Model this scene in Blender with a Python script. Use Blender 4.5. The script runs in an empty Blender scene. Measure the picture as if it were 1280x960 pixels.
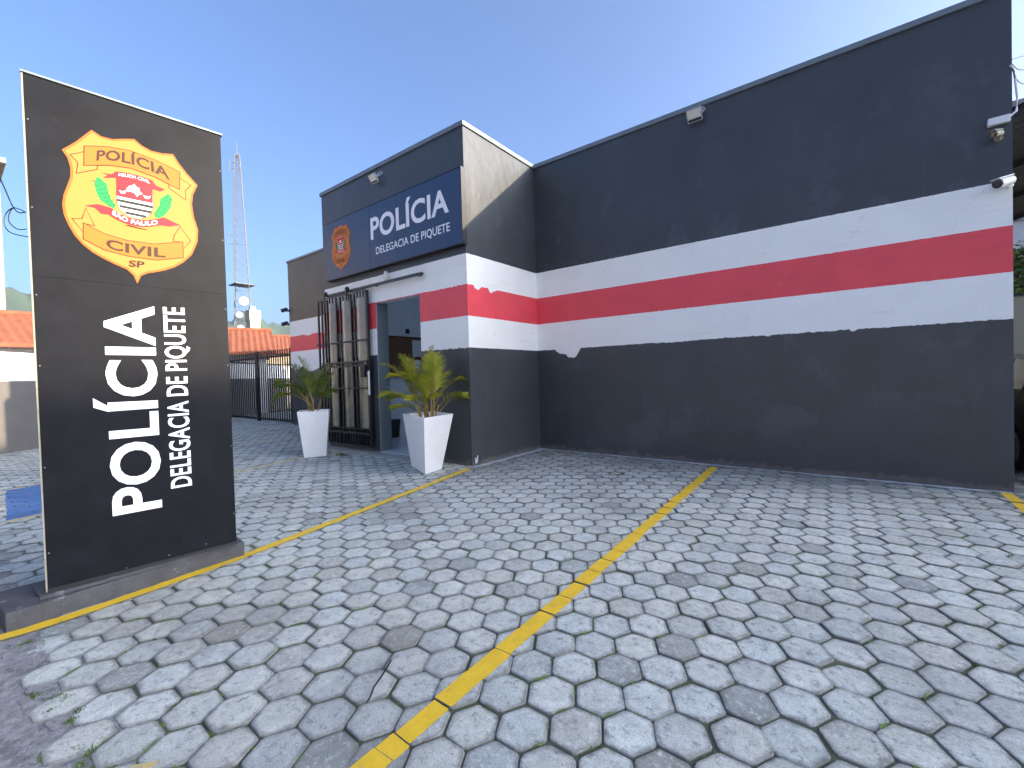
import bpy, bmesh, math, random
from mathutils import Vector, Matrix
R = math.radians
random.seed(11)
sc = bpy.context.scene
COL = sc.collection

# ---------------------------------------------------------------- camera, sky, sun, exposure
CAM_H = 1.45
YAW, PITCH, ROLL, FPX = 0.65365, 0.01946, -0.02792, 550.0
fw = Vector((-math.sin(YAW) * math.cos(PITCH), math.cos(YAW) * math.cos(PITCH), -math.sin(PITCH)))
rt = Vector((math.cos(YAW), math.sin(YAW), 0)); up = rt.cross(fw)
r2 = math.cos(ROLL) * rt + math.sin(ROLL) * up
u2 = -math.sin(ROLL) * rt + math.cos(ROLL) * up
cd = bpy.data.cameras.new('camera'); cam = bpy.data.objects.new('camera', cd); COL.objects.link(cam)
cd.sensor_width = 36.0; cd.lens = 36.0 * FPX / 1280.0; cd.clip_start = 0.02; cd.clip_end = 9000
M = Matrix.Identity(4)
for i in range(3):
    M[i][0] = r2[i]; M[i][1] = u2[i]; M[i][2] = -fw[i]
M[0][3], M[1][3], M[2][3] = 0, 0, CAM_H
cam.matrix_world = M
sc.camera = cam

SUN = Vector((2.48, 1.0, 0.852)).normalized()
elev = math.asin(SUN.z); azim = math.atan2(SUN.x, SUN.y)
w = bpy.data.worlds.new('World'); sc.world = w; w.use_nodes = True
nt = w.node_tree; nt.nodes.clear()
sky = nt.nodes.new('ShaderNodeTexSky'); sky.sky_type = 'NISHITA'; sky.sun_disc = False
sky.sun_elevation = elev; sky.sun_rotation = azim
sky.air_density = 0.68; sky.dust_density = 10.0; sky.ozone_density = 4.7; sky.altitude = 600
bg = nt.nodes.new('ShaderNodeBackground'); bg.inputs[1].default_value = 0.115
wo = nt.nodes.new('ShaderNodeOutputWorld')
nt.links.new(sky.outputs[0], bg.inputs[0]); nt.links.new(bg.outputs[0], wo.inputs[0])
ld = bpy.data.lights.new('sun', 'SUN'); ld.energy = 2.3; ld.angle = R(0.53); ld.color = (1.0, 0.82, 0.60)
sun = bpy.data.objects.new('sun', ld); COL.objects.link(sun)
sun.rotation_euler = SUN.to_track_quat('Z', 'Y').to_euler()
sc.view_settings.view_transform = 'Standard'; sc.view_settings.look = 'None'
sc.view_settings.gamma = 1.0; sc.view_settings.use_curve_mapping = False
sc.view_settings.exposure = 2.2
sc.cycles.max_bounces = 8; sc.cycles.use_denoising = True

# ---------------------------------------------------------------- materials
def mat(name, col, rough=0.7, metal=0.0, var=0.0, scale=3.0, bump=0.0, bscale=60.0, col2=None, fac=0.5,
        detail=5.0, spec=0.5, bdist=0.01, coat=0.0, patches=None, streak=None, cracks=None, base_dirt=None, wave=0.0):
    m = bpy.data.materials.new(name); m.use_nodes = True
    n = m.node_tree; b = n.nodes['Principled BSDF']
    b.inputs['Base Color'].default_value = (*col, 1); b.inputs['Roughness'].default_value = rough
    b.inputs['Metallic'].default_value = metal; b.inputs['Specular IOR Level'].default_value = spec
    b.inputs['Coat Weight'].default_value = coat
    tc = n.nodes.new('ShaderNodeTexCoord')
    src = None
    if var > 0 or col2:
        nz = n.nodes.new('ShaderNodeTexNoise'); nz.inputs['Scale'].default_value = scale
        nz.inputs['Detail'].default_value = detail; nz.inputs['Roughness'].default_value = 0.62
        n.links.new(tc.outputs['Object'], nz.inputs['Vector'])
        cr = n.nodes.new('ShaderNodeValToRGB')
        c1 = tuple(max(0, c * (1 - var)) for c in col); c2 = col2 if col2 else tuple(min(1, c * (1 + var)) for c in col)
        cr.color_ramp.elements[0].position = max(0, fac - 0.2); cr.color_ramp.elements[0].color = (*c1, 1)
        cr.color_ramp.elements[1].position = min(1, fac + 0.2); cr.color_ramp.elements[1].color = (*c2, 1)
        n.links.new(nz.outputs['Fac'], cr.inputs['Fac']); src = cr.outputs['Color']
    if patches:
        pc, psc, pf, pm = patches
        pz = n.nodes.new('ShaderNodeTexNoise'); pz.inputs['Scale'].default_value = psc
        pz.inputs['Detail'].default_value = 8.0; pz.inputs['Roughness'].default_value = 0.7
        n.links.new(tc.outputs['Object'], pz.inputs['Vector'])
        pr = n.nodes.new('ShaderNodeValToRGB')
        pr.color_ramp.elements[0].position = pf; pr.color_ramp.elements[0].color = (0, 0, 0, 1)
        pr.color_ramp.elements[1].position = pf + 0.06; pr.color_ramp.elements[1].color = (pm, pm, pm, 1)
        n.links.new(pz.outputs['Fac'], pr.inputs['Fac'])
        mx = n.nodes.new('ShaderNodeMix'); mx.data_type = 'RGBA'
        n.links.new(pr.outputs['Color'], mx.inputs[0])
        if src: n.links.new(src, mx.inputs[6])
        else: mx.inputs[6].default_value = (*col, 1)
        mx.inputs[7].default_value = (*pc, 1); src = mx.outputs[2]
    def blend(fac_socket, colr):
        mx = n.nodes.new('ShaderNodeMix'); mx.data_type = 'RGBA'; n.links.new(fac_socket, mx.inputs[0])
        if src: n.links.new(src, mx.inputs[6])
        else: mx.inputs[6].default_value = (*col, 1)
        mx.inputs[7].default_value = (*colr, 1); return mx.outputs[2]
    def ramp2(sock, p0, p1, v0, v1):
        r = n.nodes.new('ShaderNodeMapRange'); r.inputs[1].default_value = p0; r.inputs[2].default_value = p1
        r.inputs[3].default_value = v0; r.inputs[4].default_value = v1; n.links.new(sock, r.inputs[0]); return r.outputs[0]
    if streak:   # (colour, scale xyz, threshold, strength): runs and trowel marks
        mp = n.nodes.new('ShaderNodeMapping'); mp.inputs['Scale'].default_value = streak[1]; n.links.new(tc.outputs['Object'], mp.inputs[0])
        z_ = n.nodes.new('ShaderNodeTexNoise'); z_.inputs['Scale'].default_value = 1.0; z_.inputs['Detail'].default_value = 7; z_.inputs['Roughness'].default_value = 0.65
        n.links.new(mp.outputs[0], z_.inputs['Vector']); src = blend(ramp2(z_.outputs['Fac'], streak[2], streak[2] + 0.14, 0.0, streak[3]), streak[0])
    if cracks:   # (colour, scale, width, strength)
        zc = n.nodes.new('ShaderNodeTexNoise'); zc.inputs['Scale'].default_value = 1.7; zc.inputs['Detail'].default_value = 6
        n.links.new(tc.outputs['Object'], zc.inputs['Vector'])
        am = n.nodes.new('ShaderNodeMix'); am.data_type = 'VECTOR'; am.inputs[0].default_value = 0.35
        n.links.new(tc.outputs['Object'], am.inputs[4]); n.links.new(zc.outputs['Color'], am.inputs[5])
        vo = n.nodes.new('ShaderNodeTexVoronoi'); vo.feature = 'DISTANCE_TO_EDGE'; vo.inputs['Scale'].default_value = cracks[1]
        n.links.new(am.outputs[1], vo.inputs['Vector']); f_ = ramp2(vo.outputs['Distance'], 0.0, cracks[2], cracks[3], 0.0)
        mm = n.nodes.new('ShaderNodeMath'); mm.operation = 'MULTIPLY'; n.links.new(f_, mm.inputs[0])
        zm = n.nodes.new('ShaderNodeTexNoise'); zm.inputs['Scale'].default_value = 0.8; n.links.new(tc.outputs['Object'], zm.inputs['Vector'])
        n.links.new(ramp2(zm.outputs['Fac'], 0.48, 0.60, 0.0, 1.0), mm.inputs[1]); src = blend(mm.outputs[0], cracks[0])
    if base_dirt:   # (colour, height): crumbling splashed foot of the wall
        sx = n.nodes.new('ShaderNodeSeparateXYZ'); n.links.new(tc.outputs['Object'], sx.inputs[0])
        zb = n.nodes.new('ShaderNodeTexNoise'); zb.inputs['Scale'].default_value = 7; zb.inputs['Detail'].default_value = 9; zb.inputs['Roughness'].default_value = 0.7
        n.links.new(tc.outputs['Object'], zb.inputs['Vector'])
        ad = n.nodes.new('ShaderNodeMath'); ad.operation = 'MULTIPLY_ADD'; n.links.new(zb.outputs['Fac'], ad.inputs[0]); ad.inputs[1].default_value = -0.34; n.links.new(sx.outputs[2], ad.inputs[2])
        src = blend(ramp2(ad.outputs[0], base_dirt[1] - 0.20, base_dirt[1] - 0.15, 0.8, 0.0), base_dirt[0])
    if src: n.links.new(src, b.inputs['Base Color'])
    if bump > 0:
        bz = n.nodes.new('ShaderNodeTexNoise'); bz.inputs['Scale'].default_value = bscale
        bz.inputs['Detail'].default_value = 6.0
        n.links.new(tc.outputs['Object'], bz.inputs['Vector'])
        bp = n.nodes.new('ShaderNodeBump'); bp.inputs['Strength'].default_value = bump
        bp.inputs['Distance'].default_value = bdist
        n.links.new(bz.outputs['Fac'], bp.inputs['Height']); n.links.new(bp.outputs['Normal'], b.inputs['Normal'])
        if wave > 0:
            bw_ = n.nodes.new('ShaderNodeTexNoise'); bw_.inputs['Scale'].default_value = 3.5; bw_.inputs['Detail'].default_value = 4; n.links.new(tc.outputs['Object'], bw_.inputs['Vector'])
            b2 = n.nodes.new('ShaderNodeBump'); b2.inputs['Strength'].default_value = wave; b2.inputs['Distance'].default_value = 0.04
            n.links.new(bw_.outputs['Fac'], b2.inputs['Height']); n.links.new(b2.outputs['Normal'], bp.inputs['Normal'])
    return m

MT = {}
MT['dark'] = mat('charcoal wall paint', (0.050, 0.057, 0.062), 0.42, spec=0.42, var=0.14, scale=1.3, bump=0.4, bscale=55, bdist=0.004, wave=0.25,
                 patches=((0.075, 0.084, 0.097), 0.8, 0.55, 0.55), streak=((0.10, 0.105, 0.11), (9, 9, 0.7), 0.60, 0.28),
                 cracks=((0.10, 0.10, 0.10), 0.55, 0.003, 0.15), base_dirt=((0.13, 0.122, 0.112), 0.065))
MT['white'] = mat('white wall paint', (0.88, 0.875, 0.81), 0.55, var=0.03, scale=2.2, bump=0.45, bscale=45, bdist=0.004, wave=0.3,
                  patches=((0.60, 0.57, 0.53), 5.0, 0.62, 0.35), streak=((0.58, 0.56, 0.52), (1.2, 1.2, 14), 0.58, 0.30),
                  cracks=((0.42, 0.38, 0.33), 0.9, 0.003, 0.16))
MT['red'] = mat('red wall paint', (0.80, 0.072, 0.090), 0.5, var=0.08, scale=1.7, bump=0.4, bscale=45, bdist=0.004, wave=0.3,
                patches=((0.70, 0.13, 0.15), 6.0, 0.60, 0.5), streak=((0.52, 0.035, 0.05), (1.2, 1.2, 12), 0.58, 0.4),
                cracks=((0.40, 0.03, 0.04), 0.9, 0.003, 0.16))
MT['coping'] = mat('grey metal flashing', (0.16, 0.19, 0.20), 0.45, metal=0.3, var=0.15, scale=4)
MT['plaster'] = mat('grey interior plaster', (0.74, 0.73, 0.71), 0.8, var=0.04, scale=1.5)
MT['floor'] = mat('glossy pale floor tile', (0.52, 0.54, 0.55), 0.2, var=0.04, scale=3)
MT['roofslab'] = mat('rough concrete', (0.30, 0.29, 0.27), 0.9, var=0.2, scale=2, bump=0.5, bscale=30)
MT['concrete'] = mat('worn street concrete', (0.27, 0.265, 0.255), 0.9, var=0.35, scale=22, bump=1.0, bscale=90, bdist=0.015,
                     patches=((0.14, 0.14, 0.14), 7.0, 0.52, 0.75))
MT['plinth'] = mat('stained dark concrete', (0.055, 0.055, 0.06), 0.8, var=0.3, scale=8, bump=0.6, bscale=50,
                   patches=((0.2, 0.2, 0.21), 6.0, 0.62, 0.8))
MT['black'] = mat('black painted steel', (0.015, 0.015, 0.017), 0.4)
MT['panel'] = mat('black sign sheet', (0.009, 0.0098, 0.0125), 0.45, var=0.3, scale=5, spec=0.09,
                  patches=((0.02, 0.02, 0.022), 2.0, 0.62, 0.4))
MT['navy'] = mat('navy sign sheet', (0.016, 0.042, 0.095), 0.38, var=0.06, scale=2)
MT['letter'] = mat('white sign letter', (0.86, 0.86, 0.86), 0.45, spec=0.2)
MT['cream'] = mat('weathered cream edge', (0.30, 0.27, 0.20), 0.6, var=0.15, scale=9)
MT['steel'] = mat('brushed steel plate', (0.27, 0.275, 0.235), 0.36, metal=0.9, var=0.15, scale=4)
MT['alu'] = mat('grey aluminium', (0.5, 0.52, 0.53), 0.4, metal=0.7)
MT['planter'] = mat('white painted planter', (0.80, 0.80, 0.78), 0.45, var=0.04, scale=4, bump=0.2, bscale=30,
                    patches=((0.50, 0.46, 0.38), 7.0, 0.66, 0.5))
MT['soil'] = mat('potting soil', (0.05, 0.035, 0.022), 0.95, var=0.4, scale=20, bump=0.8, bscale=40)
MT['yellow'] = mat('yellow road paint', (0.74, 0.46, 0.022), 0.7, var=0.10, scale=9, bump=0.5, bscale=70, bdist=0.006,
                   patches=((0.42, 0.33, 0.12), 14.0, 0.60, 0.7))
MT['paleyellow'] = mat('faded yellow road paint', (0.58, 0.45, 0.16), 0.75, var=0.15, scale=9,
                       patches=((0.33, 0.31, 0.22), 10.0, 0.52, 0.8))
MT['blue'] = mat('blue bay paint', (0.045, 0.15, 0.36), 0.7, var=0.15, scale=6, patches=((0.15, 0.2, 0.27), 9.0, 0.6, 0.7))
MT['gold1'] = mat('orange shield border', (0.50, 0.11, 0.014), 0.5, spec=0.2)
MT['gold2'] = mat('gold shield field', (0.64, 0.195, 0.036), 0.5, spec=0.2)
MT['gold3'] = mat('deep gold banner', (0.54, 0.135, 0.012), 0.5, spec=0.2)
MT['brown'] = mat('brown lettering', (0.040, 0.020, 0.007), 0.5, spec=0.2)
MT['crimson'] = mat('crimson ribbon', (0.60, 0.012, 0.02), 0.45, spec=0.2)
MT['green'] = mat('green leaf print', (0.01, 0.26, 0.06), 0.5, spec=0.2)
MT['darkgreen'] = mat('dark green leaf print', (0.004, 0.10, 0.03), 0.5, spec=0.2)
MT['ink'] = mat('black print', (0.02, 0.02, 0.02), 0.5, spec=0.2)
MT['cork'] = mat('brown board', (0.16, 0.075, 0.03), 0.6, var=0.2, scale=20)
MT['paper'] = mat('white paper', (0.7, 0.7, 0.68), 0.7)
MT['plasticblack'] = mat('black plastic', (0.012, 0.012, 0.013), 0.35)
MT['plasticwhite'] = mat('white plastic', (0.75, 0.75, 0.74), 0.35)
MT['lens'] = mat('dark glass lens', (0.01, 0.01, 0.012), 0.08)
MT['ledlens'] = mat('frosted lamp face', (0.72, 0.70, 0.62), 0.25)
MT['tile'] = mat('clay roof tile', (0.27, 0.085, 0.042), 0.85, var=0.25, scale=2.5)
MT['housewall'] = mat('cream house plaster', (0.46, 0.39, 0.27), 0.85, var=0.06, scale=1)
MT['whitehouse'] = mat('white house plaster', (0.72, 0.70, 0.66), 0.85, var=0.06, scale=1)
MT['tower'] = mat('galvanised tower steel', (0.17, 0.175, 0.185), 0.7, metal=0.1, spec=0.2)
MT['dish'] = mat('white dish', (0.8, 0.8, 0.78), 0.5)
MT['mountain'] = mat('forested mountain', (0.05, 0.08, 0.035), 0.95, var=0.4, scale=0.012)
MT['leafdark'] = mat('tree leaf', (0.05, 0.10, 0.02), 0.6, var=0.4, scale=1.5)
MT['leaflight'] = mat('young tree leaf', (0.22, 0.24, 0.03), 0.6, var=0.4, scale=1.5)
MT['bark'] = mat('tree bark', (0.09, 0.065, 0.045), 0.9, var=0.3, scale=12)
MT['carpaint'] = mat('black car paint', (0.008, 0.008, 0.009), 0.35, spec=0.3)
MT['rubber'] = mat('tyre rubber', (0.015, 0.015, 0.015), 0.8)
MT['dirt'] = mat('dirty joint sand', (0.085, 0.08, 0.07), 0.95, col2=(0.058, 0.085, 0.022), scale=2.6, fac=0.52)
MT['splash'] = mat('spilt whitewash', (0.62, 0.63, 0.64), 0.8, var=0.2, scale=15)
MT['asphalt'] = mat('asphalt', (0.07, 0.07, 0.07), 0.95, var=0.25, scale=0.8, bump=0.6, bscale=60)
MT['greywall'] = mat('faded grey wall paint', (0.15, 0.14, 0.13), 0.8, var=0.1, scale=1.5)
MT['framegrey'] = mat('blue grey door frame', (0.16, 0.19, 0.20), 0.4, metal=0.3)
MT['moss'] = mat('moss', (0.095, 0.155, 0.028), 0.9, var=0.5, scale=9)

def glassmat():
    m = bpy.data.materials.new('clear bluish glass'); m.use_nodes = True
    n = m.node_tree; n.nodes.remove(n.nodes['Principled BSDF'])
    t = n.nodes.new('ShaderNodeBsdfTransparent'); t.inputs[0].default_value = (0.86, 0.93, 0.95, 1)
    g = n.nodes.new('ShaderNodeBsdfGlossy'); g.inputs['Roughness'].default_value = 0.02
    fr = n.nodes.new('ShaderNodeFresnel'); mx = n.nodes.new('ShaderNodeMixShader')
    n.links.new(fr.outputs[0], mx.inputs[0]); n.links.new(t.outputs[0], mx.inputs[1]); n.links.new(g.outputs[0], mx.inputs[2])
    n.links.new(mx.outputs[0], n.nodes['Material Output'].inputs['Surface'])
    return m
MT['glass'] = glassmat()
MT['darkglass'] = mat('dark window glass', (0.02, 0.025, 0.03), 0.06)

def leafmat(name, c1, c2):
    m = bpy.data.materials.new(name); m.use_nodes = True
    n = m.node_tree; b = n.nodes['Principled BSDF']; b.inputs['Roughness'].default_value = 0.45
    tc = n.nodes.new('ShaderNodeTexCoord'); nz = n.nodes.new('ShaderNodeTexNoise'); nz.inputs['Scale'].default_value = 5
    cr = n.nodes.new('ShaderNodeValToRGB')
    cr.color_ramp.elements[0].position = 0.35; cr.color_ramp.elements[0].color = (*c1, 1)
    cr.color_ramp.elements[1].position = 0.65; cr.color_ramp.elements[1].color = (*c2, 1)
    n.links.new(tc.outputs['Object'], nz.inputs['Vector']); n.links.new(nz.outputs['Fac'], cr.inputs['Fac'])
    n.links.new(cr.outputs['Color'], b.inputs['Base Color'])
    tr = n.nodes.new('ShaderNodeBsdfTranslucent'); n.links.new(cr.outputs['Color'], tr.inputs['Color'])
    ms = n.nodes.new('ShaderNodeMixShader'); ms.inputs[0].default_value = 0.35
    out = n.nodes['Material Output']
    n.links.new(b.outputs[0], ms.inputs[1]); n.links.new(tr.outputs[0], ms.inputs[2]); n.links.new(ms.outputs[0], out.inputs[0])
    return m
MT['palm'] = leafmat('areca palm leaflet', (0.20, 0.25, 0.014), (0.44, 0.39, 0.026))
MT['palmdark'] = leafmat('darker palm leaflet', (0.07, 0.13, 0.016), (0.20, 0.23, 0.024))
MT['cane'] = mat('yellow palm cane', (0.28, 0.20, 0.05), 0.5, var=0.25, scale=8)

def pavermat():
    m = bpy.data.materials.new('grey concrete paver'); m.use_nodes = True
    n = m.node_tree; b = n.nodes['Principled BSDF']; L = n.links.new
    b.inputs['Roughness'].default_value = 0.8; b.inputs['Specular IOR Level'].default_value = 0.35
    tone = n.nodes.new('ShaderNodeAttribute'); tone.attribute_name = 'tone'
    edge = n.nodes.new('ShaderNodeAttribute'); edge.attribute_name = 'edge'
    tc = n.nodes.new('ShaderNodeTexCoord')
    def noise(s, d=6, r=0.65):
        z = n.nodes.new('ShaderNodeTexNoise'); z.inputs['Scale'].default_value = s; z.inputs['Detail'].default_value = d
        z.inputs['Roughness'].default_value = r; L(tc.outputs['Object'], z.inputs['Vector']); return z.outputs['Fac']
    def ramp(src, p0, c0, p1, c1):
        cr = n.nodes.new('ShaderNodeValToRGB'); e = cr.color_ramp.elements
        e[0].position = p0; e[0].color = (*c0, 1); e[1].position = p1; e[1].color = (*c1, 1); L(src, cr.inputs['Fac']); return cr.outputs['Color']
    def mix(mode, f, a, bb):
        x = n.nodes.new('ShaderNodeMix'); x.data_type = 'RGBA'; x.blend_type = mode; x.clamp_result = True
        if isinstance(f, float): x.inputs[0].default_value = f
        else: L(f, x.inputs[0])
        for v, i in ((a, 6), (bb, 7)):
            if isinstance(v, tuple): x.inputs[i].default_value = (*v, 1)
            else: L(v, x.inputs[i])
        return x.outputs[2]
    mott = ramp(noise(9), 0.3, (0.80, 0.80, 0.80), 0.7, (1.22, 1.22, 1.22))
    c = mix('MULTIPLY', 1.0, tone.outputs['Color'], mott)
    grit = ramp(noise(150, 3), 0.35, (0.80, 0.80, 0.80), 0.65, (1.22, 1.22, 1.22))
    c = mix('MULTIPLY', 1.0, c, grit)
    pale = ramp(noise(33, 8, 0.75), 0.52, (0, 0, 0), 0.64, (0.75, 0.75, 0.75))
    c = mix('MIX', pale, c, (0.62, 0.62, 0.61))
    dark = ramp(noise(21, 9, 0.78), 0.37, (0.85, 0.85, 0.85), 0.47, (0, 0, 0))
    c = mix('MIX', dark, c, (0.19, 0.19, 0.185))
    # worn dirty rims: wide uneven band next to the joints
    ma = n.nodes.new('ShaderNodeMath'); ma.operation = 'MULTIPLY_ADD'; L(noise(14, 6, 0.7), ma.inputs[0]); ma.inputs[1].default_value = 1.1; ma.inputs[2].default_value = -0.55
    mb = n.nodes.new('ShaderNodeMath'); mb.operation = 'ADD'; L(ma.outputs[0], mb.inputs[0]); L(edge.outputs['Fac'], mb.inputs[1])
    rim = ramp(mb.outputs[0], 0.48, (0, 0, 0), 1.15, (0.85, 0.85, 0.85))
    c = mix('MIX', rim, c, (0.115, 0.115, 0.105))
    stain = ramp(noise(0.55, 5, 0.6), 0.52, (0, 0, 0), 0.70, (0.55, 0.55, 0.55))
    c = mix('MIX', stain, c, (0.17, 0.165, 0.15))
    L(c, b.inputs['Base Color'])
    bp = n.nodes.new('ShaderNodeBump'); bp.inputs['Strength'].default_value = 0.7; bp.inputs['Distance'].default_value = 0.006
    L(noise(75, 8, 0.7), bp.inputs['Height']); L(bp.outputs['Normal'], b.inputs['Normal'])
    return m
MT['paver'] = pavermat()

# ---------------------------------------------------------------- mesh helpers
WM = {}
def tag(o, label=None, cat=None, group=None, kind=None):
    if label: o['label'] = label
    if cat: o['category'] = cat
    if group: o['group'] = group
    if kind: o['kind'] = kind
    return o
def thing(name, loc, label, cat, group=None, rz=0.0):
    o = bpy.data.objects.new(name, None); COL.objects.link(o)
    o.location = loc; o.rotation_euler = (0, 0, rz); o.empty_display_size = 0.2
    WM[o.name] = Matrix.Translation(loc) @ Matrix.Rotation(rz, 4, 'Z')
    return tag(o, label, cat, group)
class MB:
    def __init__(s): s.v = []; s.f = []; s.mi = []
    def add(s, vs, fs, mi=0):
        b = len(s.v); s.v += [tuple(p) for p in vs]
        for f in fs: s.f.append([b + i for i in f]); s.mi.append(mi)
        return s
    def box(s, x0, x1, y0, y1, z0, z1, mi=0):
        vs = [(x, y, z) for z in (z0, z1) for y in (y0, y1) for x in (x0, x1)]
        return s.add(vs, [(0, 2, 3, 1), (4, 5, 7, 6), (0, 1, 5, 4), (2, 6, 7, 3), (0, 4, 6, 2), (1, 3, 7, 5)], mi)
    def obox(s, c, ax, ay, az, mi=0):   # oriented box: centre and three half vectors
        c, ax, ay, az = map(Vector, (c, ax, ay, az))
        vs = [c + i * ax + j * ay + k * az for k in (-1, 1) for j in (-1, 1) for i in (-1, 1)]
        return s.add(vs, [(0, 2, 3, 1), (4, 5, 7, 6), (0, 1, 5, 4), (2, 6, 7, 3), (0, 4, 6, 2), (1, 3, 7, 5)], mi)
    def bar(s, a, b, w, h=None, mi=0):
        a, b = Vector(a), Vector(b); d = (b - a); l = d.length / 2; d.normalize()
        t = Vector((0, 0, 1)) if abs(d.z) < 0.9 else Vector((1, 0, 0))
        x = d.cross(t).normalized(); y = x.cross(d)
        return s.obox((a + b) / 2, x * w / 2, y * (h or w) / 2, d * l, mi)
    def tube(s, path, r, n=8, mi=0, caps=True):
        path = [Vector(p) for p in path]; rings = []
        for i, p in enumerate(path):
            d = (path[min(i + 1, len(path) - 1)] - path[max(i - 1, 0)]).normalized()
            t = Vector((0, 0, 1)) if abs(d.z) < 0.95 else Vector((1, 0, 0))
            x = d.cross(t).normalized(); y = x.cross(d)
            rr = r[i] if isinstance(r, (list, tuple)) else r
            rings.append([p + rr * (math.cos(a) * x + math.sin(a) * y) for a in [2 * math.pi * k / n for k in range(n)]])
        vs = [q for g in rings for q in g]; fs = []
        for i in range(len(path) - 1):
            for k in range(n): fs.append((i * n + k, i * n + (k + 1) % n, (i + 1) * n + (k + 1) % n, (i + 1) * n + k))
        if caps: fs += [tuple(range(n - 1, -1, -1)), tuple((len(path) - 1) * n + k for k in range(n))]
        return s.add(vs, fs, mi)
    def lathe(s, o, axis, prof, n=20, mi=0):   # prof: (distance along axis, radius)
        o, axis = Vector(o), Vector(axis).normalized()
        return s.tube_rings([(o + axis * d, r) for d, r in prof], axis, n, mi)
    def tube_rings(s, pr, axis, n, mi):
        t = Vector((0, 0, 1)) if abs(axis.z) < 0.9 else Vector((1, 0, 0))
        x = axis.cross(t).normalized(); y = x.cross(axis)
        vs = [p + r * (math.cos(2 * math.pi * k / n) * x + math.sin(2 * math.pi * k / n) * y) for p, r in pr for k in range(n)]
        fs = [(i * n + k, i * n + (k + 1) % n, (i + 1) * n + (k + 1) % n, (i + 1) * n + k) for i in range(len(pr) - 1) for k in range(n)]
        fs += [tuple(range(n - 1, -1, -1)), tuple((len(pr) - 1) * n + k for k in range(n))]
        return s.add(vs, fs, mi)
    def prism(s, poly, fn, d0, d1, mi=0):   # poly 2-D, fn(u, v, d) -> 3-D
        n = len(poly)
        vs = [fn(u, v, d0) for u, v in poly] + [fn(u, v, d1) for u, v in poly]
        fs = [tuple(range(n - 1, -1, -1)), tuple(range(n, 2 * n))]
        fs += [(i, (i + 1) % n, n + (i + 1) % n, n + i) for i in range(n)]
        return s.add(vs, fs, mi)
    def build(s, name, m, parent=None, smooth=False, bevel=0.0, label=None):
        me = bpy.data.meshes.new(name)
        vs = [Vector(p) for p in s.v]
        if parent is not None:
            inv = WM[parent.name].inverted(); loc = None; vs = [inv @ p for p in vs]
        else:
            xs = [p.x for p in vs]; ys = [p.y for p in vs]; zs = [p.z for p in vs]
            loc = Vector(((min(xs) + max(xs)) / 2, (min(ys) + max(ys)) / 2, min(zs))); vs = [p - loc for p in vs]
        me.from_pydata([tuple(p) for p in vs], [], s.f)
        ms = m if isinstance(m, (list, tuple)) else [m]
        for q in ms: me.materials.append(MT[q])
        me.polygons.foreach_set('material_index', s.mi)
        bm = bmesh.new(); bm.from_mesh(me); bmesh.ops.recalc_face_normals(bm, faces=bm.faces)
        bm.to_mesh(me); bm.free()
        if smooth: me.polygons.foreach_set('use_smooth', [True] * len(me.polygons))
        o = bpy.data.objects.new(name, me); COL.objects.link(o)
        if parent is not None: o.parent = parent; WM[o.name] = WM[parent.name]
        else: o.location = loc; WM[o.name] = Matrix.Translation(loc)
        if bevel > 0:
            b = o.modifiers.new('bevel', 'BEVEL'); b.width = bevel; b.segments = 2; b.limit_method = 'ANGLE'
        if label: o['label'] = label
        return o

# ---------------------------------------------------------------- lettering
TXT = {}
def glyphs(txt, bold):
    k = (txt, bold)
    if k in TXT: return TXT[k]
    cu = bpy.data.curves.new('tmp', 'FONT'); cu.body = txt; cu.offset = bold; cu.extrude = 0.0; cu.resolution_u = 4
    cu.space_character = 1.0 + bold * 1.2
    ob = bpy.data.objects.new('tmp', cu); COL.objects.link(ob)
    dg = bpy.context.evaluated_depsgraph_get(); dg.update()
    me = bpy.data.meshes.new_from_object(ob.evaluated_get(dg), depsgraph=dg)
    vs = [(v.co.x, v.co.y) for v in me.vertices]; fs = [tuple(p.vertices) for p in me.polygons]
    bpy.data.objects.remove(ob); bpy.data.curves.remove(cu); bpy.data.meshes.remove(me)
    TXT[k] = (vs, fs); return TXT[k]
CAPH = {}
def caph(bold):
    if bold not in CAPH:
        vs, _ = glyphs('E', bold); CAPH[bold] = (min(v[1] for v in vs), max(v[1] for v in vs))
    return CAPH[bold]
def q3(c, t):   # quadratic through three points at t = 0, .5, 1
    a, b, d = [Vector(p) for p in c]
    return a * (1 - t) * (1 - 2 * t) + b * 4 * t * (1 - t) + d * t * (2 * t - 1)
def warp_text(mb, txt, base3, top3, fn, d, bold=0.02, mi=0):
    vs, fs = glyphs(txt, bold); z0, z1 = caph(bold)
    x0 = min(v[0] for v in vs); x1 = max(v[0] for v in vs); out = []
    for x, y in vs:
        t = (x - x0) / (x1 - x0); h = (y - z0) / (z1 - z0)
        p = q3(base3, t) * (1 - h) + q3(top3, t) * h
        out.append(fn(p.x, p.y, d))
    mb.add(out, fs, mi)
def smooth(pts, n=6):
    pts = [Vector(p) for p in pts]; out = []
    for i in range(len(pts) - 1):
        p0, p1, p2, p3 = pts[max(i - 1, 0)], pts[i], pts[i + 1], pts[min(i + 2, len(pts) - 1)]
        for k in range(n):
            t = k / n
            out.append(0.5 * ((2 * p1) + (p2 - p0) * t + (2 * p0 - 5 * p1 + 4 * p2 - p3) * t * t + (3 * p1 - p0 - 3 * p2 + p3) * t ** 3))
    return out + [pts[-1]]
def lin3(a, b): a, b = Vector(a), Vector(b); return [a, (a + b) / 2, b]

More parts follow.
